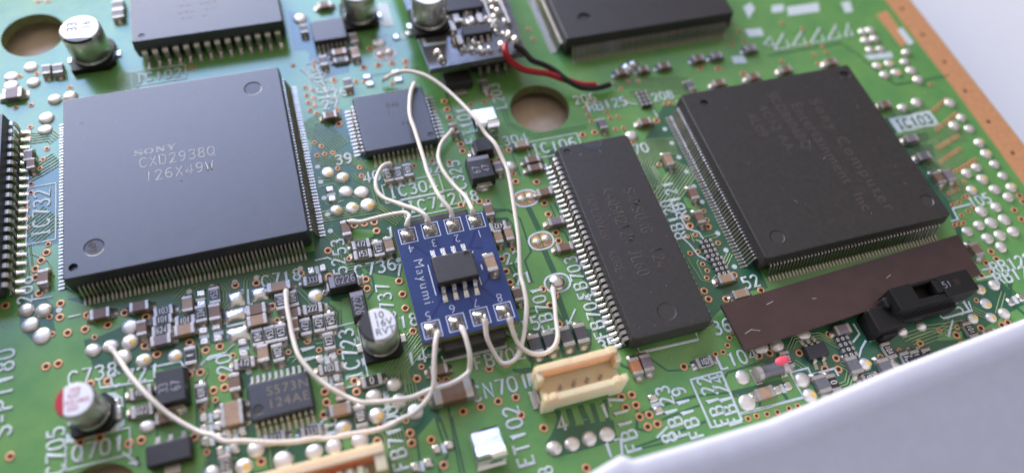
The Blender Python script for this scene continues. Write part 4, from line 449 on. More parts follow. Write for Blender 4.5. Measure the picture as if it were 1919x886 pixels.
for pts, w in GAPS:
    zl += 1; mb = MB(); ribbon(mb, pts, w, .024+.0003*zl, 'mask_dark'); mb.build('isolation_gap', board, kind='stuff')
zl = 0
for pts, n, p in TRACE:
    mb = MB()
    for k in range(n):
        zl += 1; q = offset(pts, (k-(n-1)/2)*p)
        mb.tube([(x, y, .030+.0001*zl) for x, y in q], .085 if p < .34 else .1, 'mask_trace', n=4, flat=.3)
    mb.build('trace', board, kind='stuff')
def via_mesh(r):
    mb = MB(); ri = r*.53
    mb.lathe([(r, .045), (r*.93, .075), (ri*1.15, .085), (ri, .06), (ri*.96, .052)], 0, 0, 'copper', n=16)
    mb.prism(circ(0, 0, ri*1.02, 12), None, .053, 'hole_shade'); return mb.mesh('via')  # dark disc painted for the shaded bore
VM = [via_mesh(.38), via_mesh(.52)]
for x, y, big in VIAS[:300]: put('via', VM[big], board, (x, y, 0))
mb = MB()
for x, y, big in VIAS[300:]:
    mb.lathe([(.38, .045), (.34, .075), (.2, .08), (.17, .055)], x, y, 'copper', n=10); mb.prism(circ(x, y, .18, 8), None, .056, 'hole_shade')  # same painted dark disc for each shaded bore
mb.build('via_rows', board, kind='stuff')
def dome(r, h, m='dome_solder', flux=False, seed=0):
    rd = random.Random(seed); mb = MB(); n = 20; ax = rd.uniform(0, 6.28)
    prof = [(1., .03), (.99, .16), (.9, .45), (.74, .7), (.5, .88), (.24, .975), (.05, 1.)]
    rs = [[(r*q*(1+.05*math.cos(t-ax))*math.cos(t), r*q*(1+.05*math.cos(t-ax))*math.sin(t), h*z) for t in [2*PI*k/n for k in range(n)]] for q, z in prof]
    mb.rings(rs, m, False, True, True)
    if flux:
        dx, dy = rd.uniform(.05, .35)*r, rd.uniform(-.3, .05)*r
        rs = [[(dx+r*q*math.cos(t)*(1+.15*math.sin(2*t+ax)), dy+r*q*math.sin(t), h*(1.02-.55*(q*1.05)**2)+(.01 if q else 0)-.02*(q > .3)) for t in [2*PI*k/n for k in range(n)]] for q in (.46, .3, .12)]
        mb.rings(rs, 'flux', False, True, True)
    return mb.mesh('solder_dome')
DMS = [[dome(1.0, .48, seed=s) for s in range(4)], [dome(1.0, .45, flux=True, seed=s+9) for s in range(4)]]
for i, (x, y, fl) in enumerate(DOMES):
    o = put('solder_dome', DMS[fl][i % 4], board, (x, y, 0.035), random.uniform(-.5, .5)); k = random.uniform(.86, 1.04)*(.84 if x > 90 else 1.); o.scale = (k, k*random.uniform(.9, 1.06), random.uniform(.6, 1.1))
mb = MB(); mb.lathe([(.36, 0.), (.34, .04), (.05, .045)], 0, 0, 'silk', n=14, cap1=True, smooth=False); me = mb.mesh('silkscreen_dot')
for x, y in DOTS: put('silkscreen_dot', me, board, (x, y, .02))
# bare solder pads, in pairs with a printed bar between
mbp = MB(); rs = [[(x*k, y*k2, z) for x, y in [(-.5, -.55), (.5, -.55), (.5, .55), (-.5, .55)]] for k, k2, z in ((1, 1, .03), (.96, .97, .16), (.6, .7, .3))]; mbp.rings(rs, 'solder', True, True, True); padm = mbp.mesh('bare_pad')
mbs = MB(); mbs.box(-.3, .3, -.55, .55, .02, .06, 'silk', .02); barm = mbs.mesh('silkscreen_bar')
for a, s_, b, o_ in BARE:
    for p in (a, b): put('bare_pad', padm, board, (*p, 0), (PI/2 if o_ == 'v' else 0)+random.uniform(-.06, .06))
    put('silkscreen_bar', barm, board, (*s_, 0), PI/2 if o_ == 'v' else 0)
def big_pad(x0, x1, y0, y1, cx, cy, h=.4, seed=0):
    rd = random.Random(seed); n = 7; vs = []; fs = []
    for j in range(n):
        for i in range(n):
            u, v = i/(n-1), j/(n-1); e = (1-abs(2*u-1)**2.2)*(1-abs(2*v-1)**2.2)
            vs.append((x0+(x1-x0)*u, y0+(y1-y0)*v, .03+h*e**.6*(1+rd.uniform(-.1, .1))))
    for j in range(n-1):
        for i in range(n-1): fs.append((j*n+i, j*n+i+1, (j+1)*n+i+1, (j+1)*n+i))
    mb = MB(); mb.add(vs, fs, 'solder', True); return mb.mesh('solder_pad')
for i, (x, y, w, l) in enumerate([(3.95, -19.03, 2.0, 2.2), (6.69, -19.04, 2.0, 1.9), (3.7, -21.2, 2.8, 1.7), (3.77, -23.75, 2.6, 1.9)]): put('solder_pad', big_pad(-w/2, w/2, -l/2, l/2, 0, 0, .35, i), board, (x, y, 0))
# jumper points: white oval ring round two copper half pads with solder
def oval(a, b, n=40): return [(a*math.copysign(abs(math.cos(t))**.8, math.cos(t)), b*math.copysign(abs(math.sin(t))**.9, math.sin(t))) for t in [2*PI*k/n for k in range(n)]]
mb = MB(); mb.prism(oval(1.75, 1.38), .02, .06, 'silk_white', [oval(1.5, 1.13)]); ringm = mb.mesh('jumper_ring')
mb = MB(); mb.prism([(-.12, -.95), (-.12, .95), (-.6, 1.0), (-1.1, .75), (-1.3, 0), (-1.1, -.75), (-.6, -1.)], .03, .07, 'copper'); halfm = mb.mesh('jumper_pad')
jd = dome(.58, .38, seed=3)
for x, y, cop in [(42.16, -13.32, 1), (42.16, -20.15, 1), (29.22, 16.63, 0)]:
    put('jumper_ring', ringm, board, (x, y, 0), .05)
    for a in (0, PI): put('jumper_pad', halfm, board, (x, y, 0), a+.05)
    put('solder_dome', jd, board, (x-.62, y-.1, .06)); put('solder_dome', jd, board, (x+.65, y+.05, .06), 1.)
put('jumper_ring', ringm, board, (42.28, -26.53, 0), .05)
put('solder_dome', dome(1.15, .75, 'solder', seed=5), board, (42.28, -26.5, .03))
# printing on the board
for txt, (x, y), rot, h, box in TEXT:
    z = .05 if box != 3 else .07
    o = put('silkscreen_text', stroke_text(txt, h, (.30 if h < 1.75 else .28)*h/1.6, 'silk' if box != 3 else 'mask_dark'), board, (x, y, z), R(rot))
    if box in (1, 3):
        k = h/12; W2 = ((len(txt)-1)*9.6+8)*k/2+.35*h; H2 = h/2+.38*h
        mb = MB()
        if box == 3: mb.prism([(-W2, -H2), (W2, -H2), (W2, H2), (-W2, H2)], .02, .055, 'silk')
        else:
            for a, b in (((-W2, -H2), (W2, -H2)), ((W2, -H2), (W2, H2)), ((W2, H2), (-W2, H2)), ((-W2, H2), (-W2, -H2))):
                mb.tube([(*a, .04), (*b, .04)], .1*h/1.6, 'silk', n=6, flat=.3)
        mb.build('silkscreen_frame', board, (x, y, 0), R(rot))
for pts in SILK:
    mb = MB(); mb.tube([(x, y, .048) for x, y in pts], .14, 'silk', n=6, flat=.3); mb.build('silkscreen_line', board)
for k, pts in enumerate(SPATCH):
    mb = MB(); mb.prism(pts, .03, .045+.0003*k, 'silk'); mb.build('silkscreen_patch', board)
mb = MB(); rd = random.Random(21)
for k in range(420):
    x, y, q = rd.uniform(-22, 112), rd.uniform(-48, 38), rd.uniform(.02, .05)
    if any((x-h[0])**2+(y-h[1])**2 < (h[2]+.8)**2 for h in HOLES): continue
    if rd.random() < .2:
        a = rd.uniform(0, 6.28); mb.tube([(x, y, .05), (x+.35*math.cos(a), y+.35*math.sin(a), .1), (x+.6*math.cos(a+.6), y+.6*math.sin(a+.6), .06)], .018, 'silk', n=4)
    else: mb.lathe([(q, .03), (q*.7, .03+q*.7), (q*.1, .03+q)], x, y, 'silk' if rd.random() < .6 else 'laminate', n=5, cap1=True)
mb.build('dust', board, kind='stuff')
# ------------------------------------------------------------------ small soldered parts
def term_mesh(l, w, h, m='terminal', tl=None):
    def mk():
        mb = MB(); t = tl or l*.2; e = .035
        mb.box(-l/2-e, -l/2+t, -w/2-e, w/2+e, .04, h+e, m, .08)
        # concave solder fillet down to the pad
        prof = [(-l/2-e, h*.7), (-l/2-.16, h*.34), (-l/2-.34, h*.16), (-l/2-.62, .04)]
        rs = [[(u, -w/2*.96, z), (u, w/2*.96, z), (u, w/2*.96, .015), (u, -w/2*.96, .015)] for u, z in prof]
        mb.rings(rs, 'tin', smooth=True); return mb.mesh('terminal')
    return cached(('term', l, w, h, m), mk)
def small_root(name, label, cat, p, o, group, rot=0):
    return thing(name, label, cat, (*p, 0), (PI/2 if o == 'v' else 0)+R(rot)+random.gauss(0, .018), group)
TONE = {'t': 'cap_tan', 'b': 'cap_brown', 'g': 'cap_mauve', 'o': 'cap_orange', 'k': 'cap_grey'}
for p, o_, l, w, h, tone, kind, label in CAPS:
    bead = kind == 'bead'
    r = small_root('ferrite_bead' if bead else 'ceramic_capacitor', label, 'ferrite bead' if bead else 'capacitor', p, o_, 'ferrite beads behind the beige connector' if bead else 'ceramic chip capacitors soldered on the board')
    def mk(l=l, w=w, h=h, m='ferrite' if bead else TONE[tone]):
        mb = MB(); mb.box(-l/2+.1, l/2-.1, -w/2, w/2, .06, h, m, .06); return mb.mesh('body')
    put('body', cached(('cap', l, w, h, tone, kind), mk), r)
    tm = term_mesh(l, w, h)
    put('terminal', tm, r); put('terminal', tm, r, rot=PI)
for p, o_, l, w, h, txt, rot, label in RES:
    r = small_root('chip_resistor', label, 'resistor', p, o_, 'chip resistors soldered on the board', rot)
    def mk(l=l, w=w, h=h):
        mb = MB(); mb.box(-l/2+.05, l/2-.05, -w/2, w/2, .05, h, 'resist_body', .03); return mb.mesh('body')
    def mk2(l=l, w=w, h=h):
        mb = MB(); mb.box(-l/2+l*.2, l/2-l*.2, -w/2+.04, w/2-.04, h-.02, h+.045, 'resist_coat', .03); return mb.mesh('coating')
    put('body', cached(('rb', l, w, h), mk), r); put('coating', cached(('rc', l, w, h), mk2), r)
    tm = term_mesh(l, w, h, tl=l*.19)
    put('terminal', tm, r); put('terminal', tm, r, rot=PI)
    put('printed_code', stroke_text(txt, .62*w, .11*w, 'resist_print', asp=.62 if len(txt) > 1 else .8), r, (0, 0, h+.045))
for p, l, w, label in ARR:
    r = thing('resistor_array', label, 'resistor array', (*p, 0), PI/2, 'grey resistor arrays')
    mb = MB(); mb.box(-l/2, l/2, -w/2+.1, w/2-.1, .05, .6, 'resist_coat', .05); mb.build('body', r)
    mb = MB(); mb.box(-.27, .27, -.2, .24, .05, .64, 'terminal', .1); tm = mb.mesh('terminal')
    mo = MB(); mo.lathe([(.24, 0), (.2, .05), (.14, .05), (.1, 0)], 0, 0, 'resist_print', n=10); om = mo.mesh('printed_ring')
    for k in range(4):
        for s_ in (-1, 1): put('terminal', tm, r, ((k-1.5)*l/4.1, s_*(w/2-.1), 0), 0 if s_ > 0 else PI)
        put('printed_ring', om, r, ((k-1.5)*l/4.1, 0, .6))
# ------------------------------------------------------------------ chips
def gull(L, zb, w, th=.14, foot=.55, m='tin'):
    def mk():
        mb = MB(); mb.strip([(-.05, zb), (.28, zb), (.40, zb-.10), (L-foot-.12, .28), (L-foot+.02, .17), (L, .15)], w, m, th)
        mb.box(L-foot*.6, L+.22, -w*.6, w*.6, .01, .08, m, .03); return mb.mesh('lead')
    return cached(('gull', L, zb, w, m), mk)
def jlead(zb, w, out=.62):
    def mk():
        mb = MB(); pr = [(-.05, zb), (out*.55, zb-.03), (out*.9, zb-.2), (out, zb-.55), (out*.98, .75), (out*.8, .3), (out*.4, .1), (0.05, .12)]
        mb.strip(pr, w, 'tin', .16)
        mb.box(.3, out+.95, -w*.5, w*.5, .01, .09, 'tin', .03)
        rs = [[(u, -w*.5, z), (u, w*.5, z), (u, w*.5, .02), (u, -w*.5, .02)] for u, z in ((out*.9, .34), (out+.2, .2), (out+.8, .1))]
        mb.rings(rs, 'solder', smooth=True); return mb.mesh('lead')
    return cached(('j', zb, w, out), mk)
def body(name, parent, w, d, z0, z1, m, holes=(), taper=.14, ch=.12, loc=(0, 0, 0), depth=.18):
    """moulded package: widest at the lead plane, top face with sunk round marks"""
    mb = MB(); zm = (z0+z1)/2
    def ring(i, z, c):
        x, y = w/2-i, d/2-i
        return [(-x+c, -y, z), (x-c, -y, z), (x, -y+c, z), (x, y-c, z), (x-c, y, z), (-x+c, y, z), (-x, y-c, z), (-x, -y+c, z)]
    rs = [ring(taper, z0, ch*1.6), ring(0, zm-.06, ch*2), ring(0, zm+.06, ch*2), ring(taper-.02, z1-.10, ch*1.8), ring(taper+.05, z1-.02, ch*1.5), ring(taper+.12, z1, ch*1.3)]
    mb.rings(rs, m, True, False)
    mb.prism([(p[0], p[1]) for p in rs[-1]], None, z1, m, [circ(x, y, r, 28) for x, y, r, dd in holes])
    for x, y, r, dd in holes:
        c1 = circ(x, y, r, 28); c2 = circ(x, y, r*.86, 28)
        mb.rings([[(a, b, z1) for a, b in c1], [(a, b, z1-dd) for a, b in c2]], m, False, False)
        mb.prism(c2, None, z1-dd, 'chip_dimple' if dd < .2 else m)
    return mb.build(name, parent, loc)
def lead_row(r, n, pitch, me, edge, side, loose=True, off=0.):
    """n leads along one side: side 0 = front (-y), 1 = right, 2 = back, 3 = left"""
    a = [-PI/2, 0, PI/2, PI][side]; d = Vector((math.cos(a), math.sin(a), 0)); t = Vector((-d.y, d.x, 0))
    if loose:
        for k in range(n): put('lead', me, r, d*(edge+random.uniform(-.02, .02))+t*((k-(n-1)/2)*pitch+off+random.gauss(0, .012)), a+random.gauss(0, .012))
    else:
        mb = MB(); Mx = Matrix.Rotation(a, 4, 'Z')
        for k in range(n):
            q = d*edge+t*((k-(n-1)/2)*pitch+off)
            mb.add([Mx @ v.co + q for v in me.vertices], [tuple(p.vertices) for p in me.polygons], 'tin')
        mb.build('lead_row', r, kind='stuff')
def marks(r, lines, z, m, rot=0, stroke=True):
    for txt, x, y, h, asp in lines:
        put('lettering', stroke_text(txt, h, h*.12, m, asp=asp, flat=.1, z=.0), r, (x, y, z), R(rot))
# large left chip
r = thing('chip', 'large square lavender-sheened chip at the left with bold pale lettering in three lines', 'chip')
body('body', r, 28, 28, .35, 3.5, 'chip_plastic_smooth', [(-10.47, -10.2, 1.2, .07), (10.1, 10.6, 1.2, .07), (-12.75, -12.4, .52, .42)])
g = gull(1.55, 1.95, .24)
for s_ in (0, 1, 3): lead_row(r, 52, .5, g, 13.95, s_)
lead_row(r, 52, .5, g, 13.95, 2, False)
def sony():
    mb = MB(); z0, z1 = -.002, .012; k = .9/12
    def q(x0, y0, x1, y1, o): mb.box(o+x0*k, o+x1*k, y0*k, y1*k, z0, z1, 'laser_mark')
    def pg(pts, o): mb.prism([(o+x*k, y*k) for x, y in pts], z0, z1, 'laser_mark')
    o = 0
    pg([(0, 0), (2, 0), (2.6, 1.6), (5, 1.2), (9, .2), (12, .2), (14, 2), (14, 5), (12, 6.6), (4.5, 8), (4, 9), (5, 10.4), (8, 10.6), (11, 9), (13, 9), (13, 12), (11, 12), (10.4, 11.2), (7, 12), (3, 12), (.6, 10), (.6, 7), (2.6, 5.4), (9.6, 4.2), (10.6, 3.2), (9.6, 1.9), (6, 1.8), (2.6, 3.6), (0, 3.8)], o); o += 16*k
    mb.prism([(o+(8+8*math.cos(t))*k, (6+6.2*math.sin(t))*k) for t in [2*PI*i/24 for i in range(24)]], z0, z1, 'laser_mark', [[(o+(8+4.4*math.cos(t))*k, (6+4.6*math.sin(t))*k) for t in [2*PI*i/24 for i in range(24)]]]); o += 18*k
    pg([(0, 0), (6, 0), (6, 1.3), (4.2, 1.3), (4.2, 8), (12, 0), (15, 0), (15, 10.7), (17, 10.7), (17, 12), (11, 12), (11, 10.7), (13, 10.7), (13, 4.4), (6, 12), (0, 12), (0, 10.7), (2, 10.7), (2, 1.3), (0, 1.3)], o); o += 18.5*k
    pg([(4.5, 0), (11.5, 0), (11.5, 1.3), (9.7, 1.3), (9.7, 5), (14, 10.7), (16, 10.7), (16, 12), (9.8, 12), (9.8, 10.7), (11.4, 10.7), (8.6, 6.8), (5.4, 10.7), (7, 10.7), (7, 12), (0, 12), (0, 10.7), (2, 10.7), (6.3, 5), (6.3, 1.3), (4.5, 1.3)], o); o += 16*k
    return mb.mesh('logo'), o
sm, wd_ = sony()
put('lettering', sm, r, (-3.35-wd_/2+.4, 2.35, 3.5))
marks(r, [('CXD2938Q', -.35, 1.05, 1.5, .98), ('126X49W', -.3, -1.25, 1.5, 1.02)], 3.5, 'laser_mark')
marks(r, [('UP', -10.5, -10.2, .8, .9)], 3.45, 'faint_mark', 60); marks(r, [('8', -10.9, -9.6, .7, .9)], 3.45, 'faint_mark', 150)
mb = MB(); mb.lathe([(.14, 0), (.1, .06), (.02, .08)], 0, 0, 'laser_mark', n=8, cap1=True); mb.build('moulding_nub', r, (-.2, -2.68, 3.5))
# large right chip
r = thing('chip', 'large square dark chip at the right with faint brown lettering above the brown strip', 'chip', (81.88, -17.5, 0))
body('body', r, 28, 28, .35, 3.5, 'chip_plastic', [(-11.0, -11.3, 1.0, .07), (11.85, -11.05, 1.0, .12), (-11.05, 11.7, .6, .3), (12.3, 12.0, .8, .3)])
for s_ in (0, 3): lead_row(r, 52, .5, g, 13.95, s_)
for s_ in (1, 2): lead_row(r, 52, .5, g, 13.95, s_, False)
for txt, x, y, h, sp in [('Sony Computer', 5.6, -1.2, 1.7, 1.28), ('Entertainment  Inc', 2.5, -.9, 1.6, 1.1), ('SCD8606BQ', -.3, 6.0, 1.4, 1.), ('4C12 AA', -2.8, 5.2, 1.4, 1.1), ('4L09', -5.3, 6.2, 1.4, 1.1)]:
    put('lettering', type_text(txt, h, 'faint_mark', space=sp), r, (x, y, 3.5), -PI/2+.05)
# chip at the top edge
r = thing('chip', 'big square chip at the top edge between silver module and copper edge', 'chip', (69.4, 24.25, 0))
body('body', r, 28, 28, .35, 3.5, 'chip_plastic', [(-9.8, -10.1, 1.05, .3), (9.8, 10.1, 1., .1)])
for s_ in (0, 3): lead_row(r, 52, .5, g, 13.95, s_)
lead_row(r, 52, .5, g, 13.95, 1, False)
# small square chip
r = thing('chip', 'small square 52-pin chip with a white wire crossing its top', 'chip', (27.85, 2.7, 0))
body('body', r, 10.1, 10.1, .2, 1.75, 'chip_plastic_smooth', [(4.2, -4.0, .45, .08)], ch=.1)
g = gull(1.15, .95, .3)
for s_ in range(4): lead_row(r, 13, .65, g, 5.03, s_)
marks(r, [('846', .2, 2.4, .9, .9), ('F', -.4, 1.1, .8, .9), ('44', 1.2, -1.2, .8, .9)], 1.75, 'faint_mark', 0)
# long memory chip
r = thing('memory_chip', 'long black memory chip with hooked pins beside the white jumper rings', 'chip', (52.8, -22.95, 0))
body('body', r, 10.45, 29.1, .5, 3.4, 'chip_plastic', [(-3.95, 13.4, .5, .12), (.05, -12.05, 1.2, .05)], ch=.14)
j = jlead(2.15, .46)
for s_ in (1, 3): lead_row(r, 35, .8, j, 5.2, s_)
mb = MB(); mb.rings([[(1.5*math.cos(PI+PI*k/14)*q, 1.45*math.sin(PI+PI*k/14)*q, 3.4+zz) for k in range(15)] for q, zz in ((1.06, .004), (1.0, .03), (.94, .004))], 'chip_dimple', False, False, True, closed=False); mb.build('notch_mark', r, (-.1, 14.35, 0))
mb = MB(); mb.prism([(1.4*math.cos(PI+PI*k/14), 1.35*math.sin(PI+PI*k/14)) for k in range(15)], None, .004, 'chip_plastic_smooth'); mb.build('notch_floor', r, (-.1, 14.35, 3.4))
marks(r, [('SAMSUNG  124', 2.0, -.25, 1.5, .86), ('K4Q5H212M JL60', -.7, -.2, 1.5, .80), ('TKVL20ZEU  KOREA', -3.4, -.2, 1.1, .92)], 3.402, 'faint_mark', -90)
# twin-row chip with hooked pins at the top left
r = thing('chip', 'wide black chip with a row of thick hooked pins at the top left', 'chip', (5.4, 27.6, 0))
body('body', r, 20.9, 10.6, .8, 3.7, 'chip_plastic_smooth', [(-9.0, -4.1, .45, .1)], ch=.14)
j2 = jlead(2.3, .72, .75)
for s_ in (0, 2): lead_row(r, 14, 1.42, j2, 5.25, s_)
marks(r, [('-- ---', -1., .8, 1.3, .9), ('--- --', -1.3, -.6, 1.3, .9), ('-- -', -1.8, -1.8, 1.3, .9)], 3.7, 'faint_mark')
r = thing('chip', 'black chip cut off by the left edge of the photo with hooked pins', 'chip', (-27.6, .2, 0))
body('body', r, 13.4, 26.2, .8, 3.6, 'chip_plastic_smooth', ch=.14)
j3 = jlead(2.3, .62, .75)
lead_row(r, 20, 1.285, j3, 6.66, 1); lead_row(r, 20, 1.285, j3, 6.66, 3, False)
# 20-pin chip
r = thing('chip', 'flat 20-pin chip with gold lettering in front of the crowded resistors', 'chip', (7.62, -33.0, 0))
body('body', r, 6.75, 4.4, .12, 1.6, 'chip_plastic_smooth', [(-2.5, -1.0, .6, .06)], ch=.08, taper=.08)
g = gull(1.25, .9, .3)
for s_ in (0, 2): lead_row(r, 10, .66, g, 2.18, s_)
put('lettering', type_text('S573N', 1.05, 'gold_mark', space=1.15), r, (.9, .75, 1.6), 0); put('lettering', type_text('124AE', 1.05, 'gold_mark', space=1.15), r, (.8, -.75, 1.6), 0)
# small chip near the top
r = thing('chip', 'small rectangular chip behind the square 52-pin chip near a can capacitor', 'chip', (21.95, 21.7, 0))
body('body', r, 5.0, 4.4, .15, 1.6, 'chip_plastic_smooth', ch=.08, taper=.08)
for s_ in (0, 2): lead_row(r, 7, .66, g, 2.18, s_)
# chip under the blue board
r = thing('chip', 'long black chip mostly hidden under the blue add-on board', 'chip', (29.9, -23.7, 0))
body('body', r, 7.7, 18.6, .12, 2.4, 'chip_plastic', ch=.1)
g = gull(1.5, 1.25, .42)
for s_ in (1, 3): lead_row(r, 14, 1.27, g, 3.82, s_)
mb = MB(); rd = random.Random(5)
def specks(label_parent, x0, x1, y0, y1, z, n, seed):
    rd = random.Random(seed); mb = MB()
    for k in range(n):
        x, y, q = rd.uniform(x0, x1), rd.uniform(y0, y1), rd.uniform(.02, .045)
        if rd.random() < .25:
            a = rd.uniform(0, PI); mb.tube([(x, y, z+.01), (x+.3*math.cos(a), y+.3*math.sin(a), z+.02), (x+.5*math.cos(a+.5), y+.5*math.sin(a+.5), z+.01)], .016, 'resist_print', n=4)
        else: mb.lathe([(q, 0+z), (q*.6, q*.7+z), (q*.1, q*.9+z)], x, y, 'resist_print', n=5, cap1=True)
    mb.build('dust', label_parent, kind='stuff')
for o in [o for o in COL.objects if o.get('category') == 'chip']:
    if 'long black memory' in o['label']: specks(o, -4.8, 4.8, -14, 14, 3.4, 20, 1)
    elif 'faint brown lettering' in o['label']: specks(o, -13, 13, -13, 13, 3.5, 24, 2)
    elif 'lavender' in o['label']: specks(o, -13, 13, -13, 13, 3.5, 26, 3)
# ------------------------------------------------------------------ blue add-on board
r = thing('add_on_board', 'small blue circuit board with eight numbered pads soldered to white wires', 'circuit board', (29.72, -23.85, 0))
mb = MB(); mb.box(-5.8, 5.8, -7.85, 7.85, 2.42, 3.37, 'laminate'); mb.box(-5.8, 5.8, -7.85, 7.85, 3.372, 3.4, 'blue_mask'); mb.build('blue_laminate', r)
PADS = [(-4.29, 6.5, '4'), (-1.41, 6.62, '3'), (1.51, 6.6, '2'), (4.35, 6.58, '1'), (-4.35, -6.45, '5'), (-1.42, -6.3, '6'), (1.44, -6.23, '7'), (4.31, -6.25, '8')]
for i, (x, y, t) in enumerate(PADS):
    mb = MB()
    rd = random.Random(i); n = 9; vs = []; fs = []
    for jj in range(n):
        for ii in range(n):
            u, v = ii/(n-1)*2-1, jj/(n-1)*2-1; e = max(0, 1-max(abs(u), abs(v)))*.55+max(0, 1-(u*u+v*v)*.9)*.45
            vs.append((x+u*.78, y+v*.8, 3.40+.62*e*(1+rd.uniform(-.12, .12))))
    for jj in range(n-1):
        for ii in range(n-1): fs.append((jj*n+ii, jj*n+ii+1, (jj+1)*n+ii+1, (jj+1)*n+ii))
    mb.add(vs, fs, 'solder', True); mb.build('solder_pad', r)
    mb = MB(); q = 1.08; mb.prism([(x-q, y-q), (x+q, y-q), (x+q, y+q), (x-q, y+q)], 3.398, 3.425, 'silk_white', [[(x-q+.1, y-q+.1), (x+q-.1, y-q+.1), (x+q-.1, y+q-.1), (x-q+.1, y+q-.1)]]); mb.build('pad_frame', r)
    put('pad_number', type_text(t, 1.1, 'silk_white', bold=-.035), r, (x-.05, y+(-1.85 if y > 0 else 1.85), 3.42), PI)
put('printed_name', type_text('Mayumi', 1.15, 'silk_white', space=1.25, bold=-.03), r, (-3.95, -.1, 3.42), -PI/2)
mb = MB()
for k, pts in enumerate([[(-4.2, 5.3), (-2.6, 3.3), (-2.0, 3.2)], [(-1.2, 5.4), (-.9, 3.4)], [(1.2, 5.0), (.7, 3.6)], [(4.0, 5.3), (2.6, 3.0), (4.2, 2.6)], [(-4.2, -5.2), (-2.2, -2.8), (-1.9, -2.6)], [(-1.3, -5.1), (-1.0, -3.0)], [(1.3, -5.0), (.6, -3.0)], [(4.2, -5.0), (2.6, -2.6), (4.3, -1.2)]]):
    ribbon(mb, pts, .3, 3.404+.0005*k, 'blue_trace')
mb.build('trace', r, kind='stuff')
mb = MB(); mb.box(-2.95, -2.83, -2.3, 1.9, 3.398, 3.42, 'silk_white'); mb.box(2.63, 2.72, -2.3, 1.5, 3.398, 3.42, 'silk_white'); mb.box(3.25, 3.4, -.3, .4, 3.398, 3.42, 'silk_white'); mb.prism([(2.35, 2.6), (2.95, 2.4), (2.6, 2.0)], 3.398, 3.42, 'silk_white'); mb.build('outline_print', r)
r = thing('chip', 'small black eight-pin chip soldered in the middle of the blue add-on board', 'chip', (29.7, -23.75, 3.4))
body('body', r, 5.1, 3.8, .12, 1.65, 'chip_plastic', [(1.75, 1.25, .35, .12)], ch=.07, taper=.1)
g = gull(1.5, .9, .48, .2, .7, 'solder')
for s_ in (0, 2): lead_row(r, 4, 1.27, g, 1.88, s_)
r = thing('ceramic_capacitor', 'tan ceramic capacitor soldered upright on the blue add-on board', 'capacitor', (34.12, -23.9, 3.4), PI/2+.03)
mb = MB(); mb.box(-1.1, 1.1, -.62, .62, .06, .95, 'cap_tan', .06); mb.build('body', r)
tm = term_mesh(2.4, 1.25, .95); put('terminal', tm, r); put('terminal', tm, r, rot=PI)
# ------------------------------------------------------------------ tantalum capacitors and power parts
def block(name, label, cat, x, y, l, w, h, rot, band=0, lines=(), m='tant_black', group=None):
    r = thing(name, label, cat, (x, y, 0), rot, group)
    mb = MB()
    def ring(i, z): return [(-l/2+i, -w/2+i, z), (l/2-i, -w/2+i, z), (l/2-i, w/2-i, z), (-l/2+i, w/2-i, z)]
    mb.rings([ring(.0, .12), ring(0, h*.45), ring(.10, h-.06), ring(.18, h)], m); mb.build('body', r)
    for s_ in (-1, 1):
        mb = MB(); mb.box(l/2-.15, l/2+.22, -w*.3, w*.3, .03, h*.42, 'terminal', .08)
        rs = [[(u, -w*.34, z), (u, w*.34, z), (u, w*.34, .015), (u, -w*.34, .015)] for u, z in ((l/2+.2, h*.3), (l/2+.4, .16), (l/2+.75, .05))]
        mb.rings(rs, 'solder', smooth=True); mb.build('terminal', r, rot=0 if s_ > 0 else PI)
    if band:
        mb = MB(); mb.box(-l/2+.2, -l/2+.2+band, -w/2+.2, w/2-.2, h-.02, h+.012, 'tant_band'); mb.build('polarity_band', r)
    for t, lx, ly, lh, lr in lines: put('lettering', stroke_text(t, lh, lh*.16, 'tant_band', asp=.8), r, (lx, ly, h+.01), R(lr))
    return r
block('tantalum_capacitor', 'black capacitor marked G226 lying crosswise behind the striped can capacitor', 'capacitor', 16.6, -20.6, 3.5, 1.9, 1.8, 0, .62, [('G226', .35, 0, .95, 0)], group='small black capacitors marked G226')
block('tantalum_capacitor', 'black capacitor marked G226 lying lengthwise against the striped can capacitor', 'capacitor', 17.9, -24.1, 3.5, 1.9, 1.8, -PI/2, .62, [('G226', .35, 0, .95, 0)], group='small black capacitors marked G226')
block('tantalum_capacitor', 'square black capacitor marked 33 next to the C721 print', 'capacitor', -3.55, -29.0, 4.1, 3.2, 2., PI/2, 0, [('33', -.2, .75, .95, 0), ('67', -.2, -.55, .95, 0)])
block('tantalum_capacitor', 'square black capacitor marked 47 with a grey stripe at its back', 'capacitor', 37.2, -8.2, 3.8, 3.3, 2., -PI/2, .6, [('47', .5, .6, .95, 180), ('67', .5, -.7, .95, 180)])
block('diode', 'plain black power diode between the silver clip and the capacitor marked 47', 'diode', 38.5, -4.75, 2.5, 2.2, 2., 0)
def sot(name, label, x, y, w, d, h, front, back, tab=None, cat='transistor', rot=0.):
    r = thing(name, label, cat, (x, y, 0), rot); body('body', r, w, d, .1, h, 'tant_black', ch=.08, taper=.1)
    g = gull(.95, h*.55, .42, .16)
    for n, s_ in ((front, 0), (back, 2)):
        if n: lead_row(r, n, w/max(n, 1)*.86, g, d/2-.05, s_)
    if tab:
        mb = MB(); mb.box(-tab/2, tab/2, -d/2-.9, -d/2+.1, .03, .42, 'tin', .06); mb.build('tab', r)
sot('transistor', 'black three-lead transistor below the red-topped capacitor near the Q701 print', -4.35, -36.1, 4.6, 2.5, 1.5, 0, 3, 1.7)
sot('transistor', 'tiny black transistor with three leads behind, in front of the brown film strip', 69.9, -43.5, 2.9, 1.75, 1.05, 2, 3)
sot('transistor', 'dark transistor half hidden behind the rim of the white shell', 82.2, -48.2, 3.2, 1.9, 1.1, 0, 3)
sot('regulator', 'grey-brown regulator with a front tab under the silver module edge', 38.2, 8.3, 4.2, 2.7, 1.6, 0, 0, 1.9, 'regulator')
